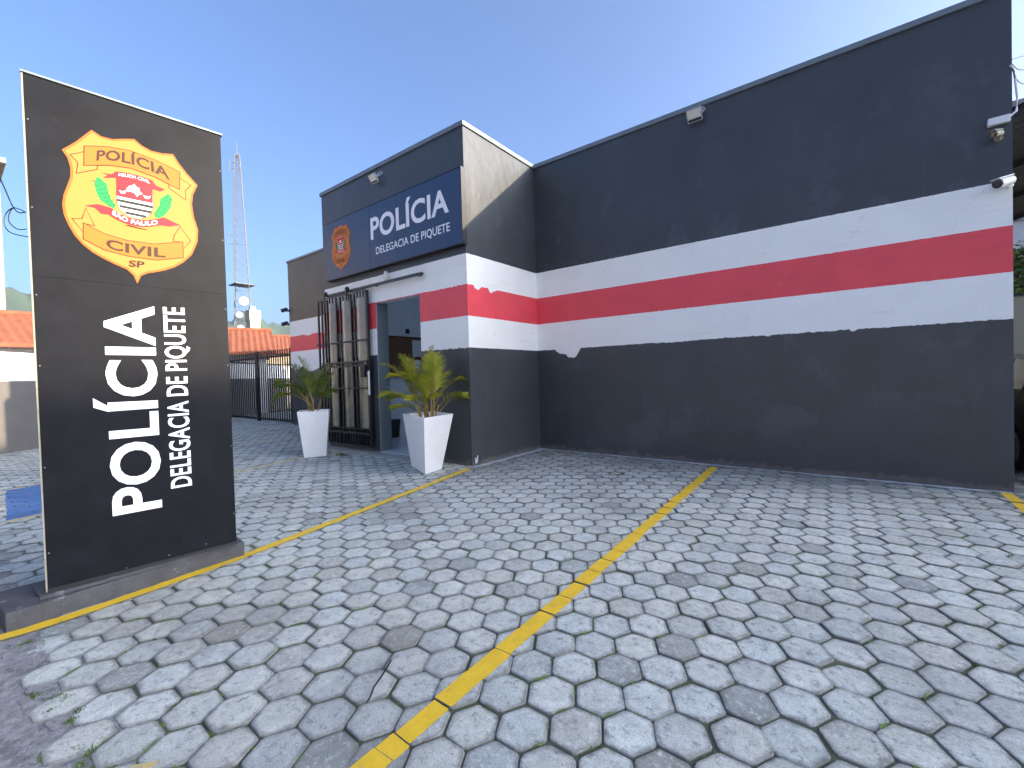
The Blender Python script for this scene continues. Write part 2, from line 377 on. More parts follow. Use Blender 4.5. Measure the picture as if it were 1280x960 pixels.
# ================================================================ GROUND
S = 1.45
YW, YF, XC, XE, XR, H = 7.207, 5.223, -4.851, -9.097, 1.4425, 5.533
B1, B2, B3, B4 = 3.436, 2.942, 2.435, 1.9205
XL = -14.79
mb = MB(); mb.add([(-4000, -4000, -0.06), (4000, -4000, -0.06), (4000, 4000, -0.06), (-4000, 4000, -0.06)], [(0, 1, 2, 3)])
tag(mb.build('ground', 'asphalt'), kind='structure')
# street edge: rough concrete strip where the camera stands, uneven border to the pavers
mb = MB(); xs = [-40 + 0.16 * i for i in range(330)]
vs = []
for x in xs: vs += [(x, -9.0, -0.012), (x, 0.215 + random.uniform(-0.03, 0.035) + 0.02 * math.sin(x * 2.1), -0.006)]
mb.add(vs, [(2 * i, 2 * i + 2, 2 * i + 3, 2 * i + 1) for i in range(len(xs) - 1)])
tag(mb.build('street', 'concrete'), kind='structure')
mb = MB(); mb.box(-24, 12, 0.46, 16, -0.04, -0.0095)
tag(mb.build('paving_bed', 'dirt'), kind='structure')
mb = MB(); mb.box(-24, 12, 0.1, 0.459, -0.04, -0.0085)
tag(mb.build('cement_strip', 'concrete'), kind='structure')

DX, DY = 0.184, 0.2235
X0, Y0 = -0.888, 1.54
HEX = []
def in_lot(x, y):
    if y < 0.29 + 0.02 * math.sin(x * 3.1): return False
    if y > YW + 0.05 and XL + 0.1 < x < XR - 0.05: return False
    if y > YF + 0.1 and XE + 0.1 < x < XC - 0.1: return False
    return y < 13 and (x < XR + 4)
verts = []; faces = []; tones = []; edges = []
for i in range(-112, 34):
    for j in range(-10, 56):
        x = X0 + i * DX; y = Y0 + j * DY + (DY / 2 if i % 2 else 0)
        if not in_lot(x, y) or x < -23: continue
        x += random.gauss(0, 0.003) - 0.026 * (y - 1.0); y += random.gauss(0, 0.003)
        if -4.42 < x < -4.10 and 0.28 < y < 1.46: continue
        zt = random.gauss(0, 0.0022); tx, ty = random.gauss(0, 0.009), random.gauss(0, 0.009)
        rj = 1 - random.uniform(0.015, 0.036); rot = random.gauss(0, 0.008)
        base = []
        for k in range(6):
            a = k * math.pi / 3 + rot
            hx = DX * 2 / 3 * math.cos(a) * rj; hy = DY / math.sqrt(3) * math.sin(a) * rj
            base.append((hx + random.gauss(0, 0.0016), hy + random.gauss(0, 0.0016)))
        rb = []
        for k in range(6):
            p0, p1, p2 = base[k - 1], base[k], base[(k + 1) % 6]; cc = random.uniform(0.06, 0.12)
            for q in (p0, p2): rb.append((p1[0] + (q[0] - p1[0]) * cc, p1[1] + (q[1] - p1[1]) * cc))
        base = rb
        HEX.append((x, y, base, zt, tx, ty))
        b0 = len(verts)
        for sc_, dz, e in ((0.55, 0.0, 0.0), (0.955, -0.0018, 0.85), (1.0, -0.0065, 1.1), (1.0, -0.035, 1.5)):
            for hx, hy in base:
                px, py = hx * sc_, hy * sc_
                verts.append((x + px, y + py, zt + tx * px + ty * py + dz)); edges.append(e)
        r = random.random()
        if r < 0.05: t = random.uniform(0.26, 0.33)
        elif r < 0.22: t = random.uniform(0.36, 0.42)
        else: t = random.uniform(0.43, 0.52)
        dw = min(YW - y if x > XC else 9, math.hypot(max(0, x - XC), max(0, YF - y)) if x > XC and y > YF - 0.8 else 9)
        if dw < 1.7: t *= 1 - 0.62 * (1 - dw / 1.7) * random.uniform(0.4, 1.2)   # damp, mossy pavers along the wall
        wm = random.uniform(-0.012, 0.016)
        t *= 0.97; tones += [(t * 1.0 + wm, t * 1.03, t * 0.91 - wm)] * 48
        faces.append([b0 + k for k in range(12)])
        for l in range(3):
            for k in range(12):
                faces.append([b0 + l * 12 + k, b0 + l * 12 + (k + 1) % 12, b0 + (l + 1) * 12 + (k + 1) % 12, b0 + (l + 1) * 12 + k])
        # winding fixed below
me = bpy.data.meshes.new('paving'); me.from_pydata(verts, [], [f if len(f) == 12 else f[::-1] for f in faces])
a = me.attributes.new('tone', 'FLOAT_COLOR', 'POINT'); a.data.foreach_set('color', [c for t in tones for c in (*t, 1)])
a = me.attributes.new('edge', 'FLOAT', 'POINT'); a.data.foreach_set('value', edges)
me.materials.append(MT['paver'])
pav = bpy.data.objects.new('paving', me); COL.objects.link(pav); tag(pav, kind='structure')

# painted lines: the piece of each paver that lies under the stripe, lifted by the thickness of the paint
def clip(poly, half):   # half-plane list: (nx, ny, c) keeps nx*x+ny*y <= c
    for nx, ny, c in half:
        out = []
        for i in range(len(poly)):
            p, q = poly[i], poly[(i + 1) % len(poly)]
            dp = nx * p[0] + ny * p[1] - c; dq = nx * q[0] + ny * q[1] - c
            if dp <= 0: out.append(p)
            if dp * dq < 0:
                t = dp / (dp - dq); out.append((p[0] + t * (q[0] - p[0]), p[1] + t * (q[1] - p[1])))
        poly = out
        if len(poly) < 3: return []
    return poly
def quad_half(q):
    area = sum(q[i][0] * q[(i + 1) % 4][1] - q[(i + 1) % 4][0] * q[i][1] for i in range(4))
    if area < 0: q = q[::-1]
    hs = []
    for i in range(4):
        a, b = q[i], q[(i + 1) % 4]; ex, ey = b[0] - a[0], b[1] - a[1]
        hs.append((ey, -ex, ey * a[0] - ex * a[1]))
    return hs
def paint(name, quads, m, lift=0.0016, jit=0.004, bridge=False):
    mb = MB()
    for q in quads:
        cx = [p[0] for p in q]; cy = [p[1] for p in q]
        for (x, y, base, zt, tx, ty) in HEX:
            if not (min(cx) - 0.2 < x < max(cx) + 0.2 and min(cy) - 0.2 < y < max(cy) + 0.2): continue
            qq = [(p[0] + random.gauss(0, jit), p[1] + random.gauss(0, jit)) for p in q]
            poly = clip([(x + hx * 1.0, y + hy * 1.0) for hx, hy in base], quad_half(qq))
            if len(poly) < 3: continue
            mb.add([(px, py, zt + tx * (px - x) + ty * (py - y) + lift) for px, py in poly], [tuple(range(len(poly)))])
    o = mb.build(name, m); return tag(o, kind='structure')
def strip(pts, wd):
    qs = []
    for a, b in zip(pts, pts[1:]):
        d = Vector((b[0] - a[0], b[1] - a[1])).normalized(); n = Vector((-d.y, d.x)) * wd / 2
        qs.append([(a[0] + n.x, a[1] + n.y), (b[0] + n.x, b[1] + n.y), (b[0] - n.x, b[1] - n.y), (a[0] - n.x, a[1] - n.y)])
    return qs
paint('parking_line', strip([(-1.605, 7.0), (-1.44, 1.0), (-1.42, 0.4)], 0.108), 'yellow')
paint('parking_line', strip([(1.36, 7.12), (1.36, 0.4)], 0.10), 'yellow')
mb = MB()   # the line beside the totem lies on cement, in one run
pts = [(-3.935, 0.16), (-3.915, 0.42), (-3.935, 0.75), (-3.985, 1.25), (-4.06, 1.7), (-4.30, 2.9), (-4.74, 5.03)]
for a, b in zip(pts, pts[1:]):
    n = max(2, int((Vector(b) - Vector(a)).length / 0.05)); d = (Vector(b) - Vector(a)).normalized(); nn = Vector((-d.y, d.x)) * 0.048
    row = []
    for i in range(n + 1):
        p = Vector(a).lerp(Vector(b), i / n)
        j1, j2 = random.gauss(0, 0.005), random.gauss(0, 0.005)
        row += [(p.x + nn.x + j1, p.y + nn.y, 0.009), (p.x - nn.x + j2, p.y - nn.y, 0.009)]
    mb.add(row, [(2 * i, 2 * i + 2, 2 * i + 3, 2 * i + 1) for i in range(n)])
tag(mb.build('parking_line', 'yellow'), kind='structure')
paint('parking_line', strip([(-7.32, 0.4), (-7.94, 2.863), (-8.33, 4.3)], 0.09), 'paleyellow')
paint('parking_line', strip([(-9.6, 0.45), (-11.59, 4.72), (-12.5, 7.0)], 0.09), 'paleyellow')
paint('parking_line', strip([(-12.4, 1.2), (-14.15, 5.1), (-15.55, 7.1)], 0.09), 'paleyellow')
paint('disabled_bay', [[(-7.42, 0.42), (-9.62, 0.55), (-10.05, 1.55), (-7.70, 1.55)]], 'blue')

paint('parking_line', [[(-2.20, 0.40), (-2.14, 0.47), (-2.12, 0.45), (-2.17, 0.39)]], 'paleyellow')
# cement patch, whitewash spatter and moss
mb = MB()
def blob(cx, cy, rx, ry, z, n=14, rough=0.3, mi=0):
    mb.add([(cx + rx * math.cos(a) * (1 + random.uniform(-rough, rough)), cy + ry * math.sin(a) * (1 + random.uniform(-rough, rough)), z)
            for a in [2 * math.pi * k / n for k in range(n)]], [tuple(range(n))], mi)
for i in range(150):
    blob(random.uniform(-12, 2), random.uniform(0.20, 0.30), random.uniform(0.04, 0.12), random.uniform(0.02, 0.06), -0.0055 + 0.00002 * i, 16, 0.4)
tag(mb.build('cement_patch', 'concrete'), kind='structure')
mb = MB()
for i in range(330):
    t = random.random(); x = XC + 0.05 + (XR - XC - 0.1) * t ** 1.15
    dens = 0.5 + 0.5 * math.sin(x * 2.3 + 1)
    if random.random() > 0.25 + dens: continue
    d = abs(random.gauss(0, 0.03))
    blob(x, YW - 0.09 - d, random.uniform(0.012, 0.15), random.uniform(0.004, 0.018), 0.0085 + 0.00002 * i, 12, 0.5)
for i in range(260):
    y = random.uniform(YF + 0.0, YW - 0.1)
    blob(XC + 0.10 + abs(random.gauss(0, 0.03)), y, random.uniform(0.008, 0.022), random.uniform(0.02, 0.10), 0.0090 + 0.00002 * i, 12, 0.5)
for i in range(40):
    blob(random.uniform(XC + 0.1, XR), YW - random.uniform(0.1, 0.5), random.uniform(0.004, 0.02), random.uniform(0.004, 0.02), 0.0088 + 0.00002 * i, 9, 0.4)
tag(mb.build('whitewash_spatter', 'splash'), kind='structure')

mb = MB()
def tuft(x, y, z, n, h):
    for _ in range(n):
        a = random.uniform(0, 6.28); l = random.uniform(0.4, 1) * h; s = random.uniform(0.15, 0.9)
        ox, oy = x + random.gauss(0, 0.010), y + random.gauss(0, 0.010)
        d = Vector((math.cos(a), math.sin(a), 0)); p = Vector((-d.y, d.x, 0)) * random.uniform(0.0015, 0.003)
        b = Vector((ox, oy, z)); m1 = b + d * l * s * 0.5 + Vector((0, 0, l * 0.7)); tip = b + d * l * s + Vector((0, 0, l * 0.75))
        mb.add([b - p, b + p, m1 + p, tip, m1 - p], [(0, 1, 2, 3, 4)])
for (x, y, base, zt, tx, ty) in HEX:
    if x < -9 or y > 7: continue
    g = math.sin(x * 2.7 + 0.6 * y) * math.sin(y * 2.1 - 0.5 * x) + 0.5 * math.sin(x * 6.1 + y * 4.2)
    for k in (1, 3, 5, 7, 9, 11):
        pr = max(0.04, 0.09 + 0.30 * (g - 0.1)) + (0.12 if y < 0.9 and x < -1.0 else 0)
        if random.random() < pr:
            hx, hy = base[k]; q = random.choice([0.0, 0.3, 0.6])
            hx2, hy2 = base[(k + 1) % 12]
            ex, ey = hx2 - hx, hy2 - hy; el_ = math.hypot(ex, ey); ox, oy = ey / el_, -ex / el_
            t0, t1 = sorted((random.uniform(0, 1), random.uniform(0, 1))); w_ = random.uniform(0.004, 0.014)
            row = []
            for t in (t0, (t0 + t1) / 2, t1):
                bx, by = x + hx + ex * t, y + hy + ey * t; ww = w_ * (1.0 if t not in (t0, t1) else 0.3); jj = random.uniform(-0.003, 0.004)
                row += [(bx - ox * jj, by - oy * jj, -0.001), (bx + ox * ww, by + oy * ww, -0.003)]
            mb.add(row, [(0, 2, 3, 1), (2, 4, 5, 3)])
            tuft(x + (hx + (hx2 - hx) * q) * 1.03, y + (hy + (hy2 - hy) * q) * 1.03, -0.012, random.randint(8, 22), random.uniform(0.008, 0.018))
for i in range(26):
    tuft(random.gauss(-2.4, 0.9), random.uniform(0.22, 0.34), -0.008, 26, random.uniform(0.012, 0.03))
for i in range(14):
    tuft(-7.75 + random.gauss(0, 0.09), 4.70 + random.gauss(0, 0.05), 0.0, 20, 0.05)
tag(mb.build('moss', 'moss'), 'small green moss and grass tufts growing in the joints of the paving', 'moss', kind='stuff')

# ================================================================ POLICE STATION
st = thing('police_station', (-4.8, YW, 0), 'flat roofed police station painted charcoal with white and red bands', 'building')
def jag(amp, seed, dips=()):
    rnd = random.Random(seed); cache = {}
    def f(s):
        k = round(s / 0.03); 
        if k not in cache: cache[k] = rnd.gauss(0, amp)
        v = cache[k]
        for c, hw, dep in dips:
            t = abs(s - c) / hw
            if t < 1: v -= dep * (1 - t * t) ** 0.6 * (1 + 0.05 * math.sin(37 * s))
        return v
    return f
def striped_wall(fn, s0, s1, top, jags, opening=None, depth=0.18, step=0.03, inset=0.0):
    mb = MB(); n = max(1, int(round((s1 - s0) / step))); ss = [s0 + (s1 - s0) * i / n for i in range(n + 1)]
    cuts = []
    if opening: ss = sorted(set(ss + [opening[0], opening[1]]))
    def bounds(s): return [-0.02, B4 + jags[3](s), B3 + jags[2](s), B2 + jags[1](s), B1 + jags[0](s), top]
    mi = [0, 1, 2, 1, 0]
    for a, b in zip(ss, ss[1:]):
        za, zb = bounds(a), bounds(b); lo = -9
        if opening and a >= opening[0] - 1e-6 and b <= opening[1] + 1e-6: lo = opening[2]
        for k in range(5):
            a0, a1, b0, b1 = max(za[k], lo), max(za[k + 1], lo), max(zb[k], lo), max(zb[k + 1], lo)
            if a1 - a0 < 1e-5 and b1 - b0 < 1e-5: continue
            mb.add([fn(a, a0, 0), fn(b, b0, 0), fn(b, b1, 0), fn(a, a1, 0)], [(0, 1, 2, 3)], mi[k])
    # body behind the painted face
    segs = [(s0, s1, -0.02, top)] if not opening else [(s0, opening[0], -0.02, top), (opening[0], opening[1], opening[2], top), (opening[1], s1, -0.02, top)]
    for a, b, z0, z1 in segs:
        if a == s0: a += inset
        if b == s1: b -= inset
        vs = [fn(a, z0, 0), fn(b, z0, 0), fn(b, z1, 0), fn(a, z1, 0), fn(a, z0, depth), fn(b, z0, depth), fn(b, z1, depth), fn(a, z1, depth)]
        fs = [(4, 7, 6, 5), (0, 4, 5, 1), (3, 2, 6, 7)]
        if a == s0 + inset or opening: fs.append((0, 3, 7, 4))
        if b == s1 - inset or opening: fs.append((1, 5, 6, 2))
        mb.add(vs, fs, 3 if opening else 0)
    return mb.build('wall', ['dark', 'white', 'red', 'plaster'], st)
TOP = H - 0.075
j0 = lambda sd: jag(0.0013, sd)
striped_wall(lambda s, z, d: (s, YW + d, z), XC, XR, TOP,
             [j0(1), j0(2), j0(3), jag(0.004, 4, ((-4.20, 0.26, 0.10), (-4.06, 0.15, 0.085), (-0.9, 0.04, 0.02), (0.05, 0.03, 0.025), (-2.2, 0.3, 0.008)))])
striped_wall(lambda s, z, d: (XC - d, s, z), YF, YW, TOP,
             [j0(5), jag(0.003, 6, ((5.45, 0.075, 0.055), (5.52, 0.05, 0.03), (5.80, 0.06, 0.05), (5.88, 0.10, 0.035))), j0(7), j0(8)], inset=0.19)
OPX0, OPX1, OPZ = -7.27, -6.0, 2.928
striped_wall(lambda s, z, d: (s, YF + d, z), XE, XC - 0.002, TOP, [j0(9), jag(0.004, 10), j0(11), jag(0.006, 12)], opening=(OPX0, OPX1, OPZ), inset=0.004)
striped_wall(lambda s, z, d: (XE + d, s, z), YF + 0.002, YW, TOP, [j0(13), j0(14), j0(15), j0(16)], inset=0.19)
striped_wall(lambda s, z, d: (s, YW + d, z), XL, XE, H * 0.972,
             [jag(0.004, 17), jag(0.008, 18, ((-12.3, 0.5, 0.10), (-11.2, 0.25, 0.05), (-13.6, 0.2, 0.04))), jag(0.004, 19),
              jag(0.02, 20, ((-13.5, 0.5, 0.16), (-12.0, 0.7, 0.30), (-11.1, 0.25, 0.12), (-14.4, 0.2, 0.10)))])
mb = MB(); mb.box(XL, XL + 0.18, YW + 0.18, 15, -0.02, H * 0.972); mb.build('wall', 'dark', st)
mb = MB(); mb.box(XR - 0.18, XR, YW + 0.18, 15, -0.02, TOP); mb.build('wall', 'dark', st)
mb = MB(); mb.box(XL, XR, 15, 15.18, -0.02, TOP - 0.2); mb.build('wall', 'dark', st)
RX0, RX1, RY0, RY1 = -8.915, -5.032, YF + 0.182, 10.2
mb = MB()
mb.box(XL + 0.18, RX0, YW + 0.182, 15, 4.9, 5.05); mb.box(RX1, XR - 0.18, YW + 0.182, 15, 4.9, 5.05); mb.box(RX0, RX1, RY1, 15, 4.9, 5.05)
mb.build('roof', 'roofslab', st)
# coping flashing: one run per wall, mitred by butting ends
def coping(x0, x1, y0, y1, z0, z1):
    m = MB(); m.box(x0, x1, y0, y1, z0, z1); m.build('coping', 'coping', st, bevel=0.006)
coping(XC + 0.03, XR + 0.03, YW - 0.03, YW + 0.21, TOP, H)
coping(XC - 0.2, XC + 0.028, YF - 0.03, YW + 0.21, TOP, H)
coping(XE + 0.2, XC - 0.202, YF - 0.03, YF + 0.21, TOP, H)
coping(XE - 0.03, XE + 0.198, YF - 0.03, YW + 0.21, TOP, H)
coping(XL - 0.03, XE - 0.032, YW - 0.03, YW + 0.21, H * 0.972, H * 0.972 + 0.07)
# interior seen through the door
mb = MB(); mb.box(RX0, RX1, RY0 - 0.1, RY1, 0.0, 0.045); mb.build('floor', 'floor', st)
mb = MB(); mb.box(RX0, RX1, RY0, RY1, 4.90, 4.91); mb.build('added_skylight', 'glass', st)  # unseen glass roof, added so that daylight brightens the hall
mb = MB(); mb.box(RX0, RX0 + 0.05, RY0, RY1, 0.046, 4.89); mb.build('interior_wall', 'plaster', st)
mb = MB(); mb.box(RX1 - 0.05, RX1, RY0, RY1, 0.046, 4.89); mb.build('interior_wall', 'plaster', st)
mb = MB(); mb.box(RX0 + 0.051, RX1 - 0.051, RY1 - 0.08, RY1, 0.046, 4.89); mb.build('interior_wall', 'plaster', st)
mb = MB(); mb.box(XE - 0.1, -5.6, YF - 0.24, YF - 0.004, -0.03, 0.03); mb.build('doorstep', 'roofslab', st, bevel=0.01)
mb = MB(); mb.box(OPX0 + 0.002, OPX1 - 0.002, YF - 0.002, YF + 0.079, -0.02, 0.048); mb.build('door_sill', 'floor', st)
gd = MB(); gd.box(-8.3, -7.31, YF + 0.232, YF + 0.242, 0.09, 2.80); g = gd.build('glass_door', 'glass', st)
gf = MB(); gf.box(-7.308, -7.26, YF + 0.215, YF + 0.26, 0.05, 2.95); gf.box(-8.3, -7.309, YF + 0.215, YF + 0.26, 2.802, 2.86); gf.box(-8.3, -7.309, YF + 0.215, YF + 0.26, 0.05, 0.088)
gf.build('door_frame', 'framegrey', g)
mb = MB(); mb.box(OPX0 + 0.001, OPX0 + 0.02, YF + 0.004, YF + 0.214, 0.05, OPZ - 0.003); mb.build('door_jamb', 'framegrey', st)
gh = MB(); gh.box(-7.33, -7.255, YF + 0.185, YF + 0.213, 1.20, 1.42); gh.bar((-7.29, YF + 0.17, 1.28), (-7.18, YF + 0.17, 1.28), 0.025); gh.build('handle', 'alu', g)

# gate rail + sliding security gate
gt = thing('security_gate', (-8.3, 5.15, 0.1), 'black barred sliding gate with curved steel plates slid open beside the doorway', 'gate')
YG = 5.14
mb = MB(); mb.box(-8.90, -5.82, YG - 0.03, YG + 0.03, 3.235, 3.272); mb.build('rail', 'black', gt)
for x in (-8.6, -7.2, -5.95):
    mb = MB(); mb.box(x - 0.03, x + 0.03, YG + 0.031, YF - 0.002, 3.235, 3.26); mb.build('rail_bracket', 'black', gt)
for x in (-8.86, -8.05):
    mb = MB(); mb.lathe((x, YG - 0.055, 3.29), (0, 1, 0), [(0, 0.03), (0.005, 0.05), (0.04, 0.05), (0.045, 0.03)], 16)
    mb.box(x - 0.02, x + 0.02, YG - 0.075, YG - 0.056, 3.08, 3.31); mb.build('roller', 'black', gt)
for x in (-9.235, -9.09, -8.975, -8.872, -8.525, -8.376, -7.985, -7.863):
    mb = MB(); mb.box(x - 0.017, x + 0.017, YG - 0.017, YG + 0.017, 0.13, 3.18); mb.build('bar', 'black', gt)
mb = MB(); mb.box(-7.475, -7.415, YG - 0.025, YG + 0.025, 0.11, 3.19); mb.build('stile', 'black', gt)
for x in (-8.77, -8.66, -8.27, -8.15, -8.07, -7.76, -7.66, -7.56):   # short bars over and under the plates
    for z0, z1 in ((3.06, 3.20), (0.13, 0.47)):
        mb = MB(); mb.box(x - 0.012, x + 0.012, YG - 0.012, YG + 0.012, z0, z1); mb.build('short_bar', 'black', gt)
for x0, x1 in ((-8.852, -8.545), (-8.356, -8.005), (-7.843, -7.48)):
    mb = MB(); n = 14; zs = (0.46, 0.84, 0.844, 2.66, 2.664, 3.07)
    vs = []
    for z in zs:
        for i in range(n + 1):
            t = i / n; vs.append((x0 + (x1 - x0) * t, YG + 0.03 - 0.075 * math.sin(math.pi * t) - (0.004 if z in (0.844, 2.66) else 0), z))
    for k in range(len(zs) - 1):
        mb.add([vs[k * (n + 1) + i] for i in range(n + 1)] + [vs[(k + 1) * (n + 1) + i] for i in range(n + 1)],
               [(i, i + 1, n + 2 + i, n + 1 + i) for i in range(n)])
    mb.build('plate', 'steel', gt, smooth=True)
for z, hh, m_ in ((3.19, 0.03, 'black'), (2.225, 0.03, 'plinth'), (1.28, 0.025, 'black'), (0.47, 0.03, 'black'), (0.38, 0.05, 'black'), (0.13, 0.035, 'black')):
    mb = MB(); mb.box(-9.25, -7.415, YG - 0.062, YG - 0.050, z - hh / 2, z + hh / 2); mb.build('crossbar', m_, gt)
mb = MB(); mb.box(-9.05, -7.415, YG - 0.070, YG - 0.055, 1.715, 1.735); mb.box(-9.05, -7.415, YG - 0.070, YG - 0.055, 1.805, 1.825)
for i in range(22):
    x = -9.03 + i * 0.0745
    mb.bar((x, YG - 0.063, 1.735), (x + 0.037, YG - 0.063, 1.805), 0.012); mb.bar((x + 0.037, YG - 0.063, 1.735), (x, YG - 0.063, 1.805), 0.012)
mb.build('ornament_band', 'black', gt)
mb = MB(); mb.box(-8.86, -7.42, YG + 0.02, YG + 0.026, 0.13, 0.455); mb.build('kick_plate', 'black', gt)
mb = MB(); mb.box(-7.62, -7.478, YG - 0.085, YG - 0.065, 1.50, 1.74); mb.build('lock_box', 'black', gt)
mb = MB(); mb.tube([(-7.36, YG - 0.07, 1.15), (-7.36, YG - 0.07, 1.62)], 0.017, 10); mb.box(-7.42, -7.35, YG - 0.075, YG - 0.06, 1.2, 1.22); mb.box(-7.42, -7.35, YG - 0.075, YG - 0.06, 1.55, 1.57)
mb.build('handle', 'plasticwhite', gt)

# things in the hall
nb = thing('notice_board', (RX0 + 0.05, 7.1, 1.5), 'brown notice board with papers on the hall wall', 'notice board')
mb = MB(); mb.box(RX0 + 0.051, RX0 + 0.075, 6.63, 8.0, 1.53, 2.47); mb.build('board', 'cork', nb)
mb = MB()
for y0, y1, z0, z1 in ((6.60, 6.63, 1.5, 2.5), (8.0, 8.03, 1.5, 2.5), (6.63, 8.0, 1.5, 1.53), (6.63, 8.0, 2.47, 2.5)): mb.box(RX0 + 0.051, RX0 + 0.085, y0, y1, z0, z1)
mb.build('frame', 'brown', nb)
for y, z, a, b in ((7.40, 2.0, 0.30, 0.42), (7.42, 1.58, 0.24, 0.34), (7.75, 1.9, 0.22, 0.4)):
    mb = MB(); mb.box(RX0 + 0.0755, RX0 + 0.078, y, y + a, z, z + b); mb.build('sheet', 'paper', nb)
mb = MB(); mb.box(RX0 + 0.051, RX0 + 0.06, 7.22, 7.34, 2.58, 2.70)
tag(mb.build('door_sign', 'plasticblack'), 'small black square sign above the notice board in the hall', 'sign')
mb = MB(); mb.box(RX0 + 0.051, RX0 + 0.056, 7.40, 7.62, 2.57, 2.66)
tag(mb.build('door_sign', 'paper'), 'small pale strip sign above the notice board in the hall', 'sign')
mb = MB(); mb.lathe((-8.70, 6.64, 0.046), (0, 0, 1), [(0, 0.12), (0.02, 0.125), (0.40, 0.165), (0.42, 0.17), (0.415, 0.15), (0.05, 0.11)], 24)
tag(mb.build('waste_bin', 'plasticblack', smooth=False), 'black plastic waste bin on the hall floor', 'bin')
po = thing('standing_poster', (-6.9, 7.6, 0.05), 'white printed poster stand in the hall behind the palm', 'poster')
mb = MB(); mb.box(-7.30, -6.95, 7.6, 7.63, 0.20, 1.60); mb.build('poster_sheet', 'paper', po)
mb = MB()
for k in range(9): mb.box(-7.26, -7.0 - 0.05 * (k % 3), 7.596, 7.599, 0.34 + 0.13 * k, 0.39 + 0.13 * k)
mb.build('printed_lines', 'navy', po)
mb = MB(); mb.box(-7.32, -6.93, 7.5, 7.72, 0.046, 0.07); mb.box(-7.14, -7.11, 7.631, 7.66, 0.07, 1.2); mb.build('base', 'black', po)

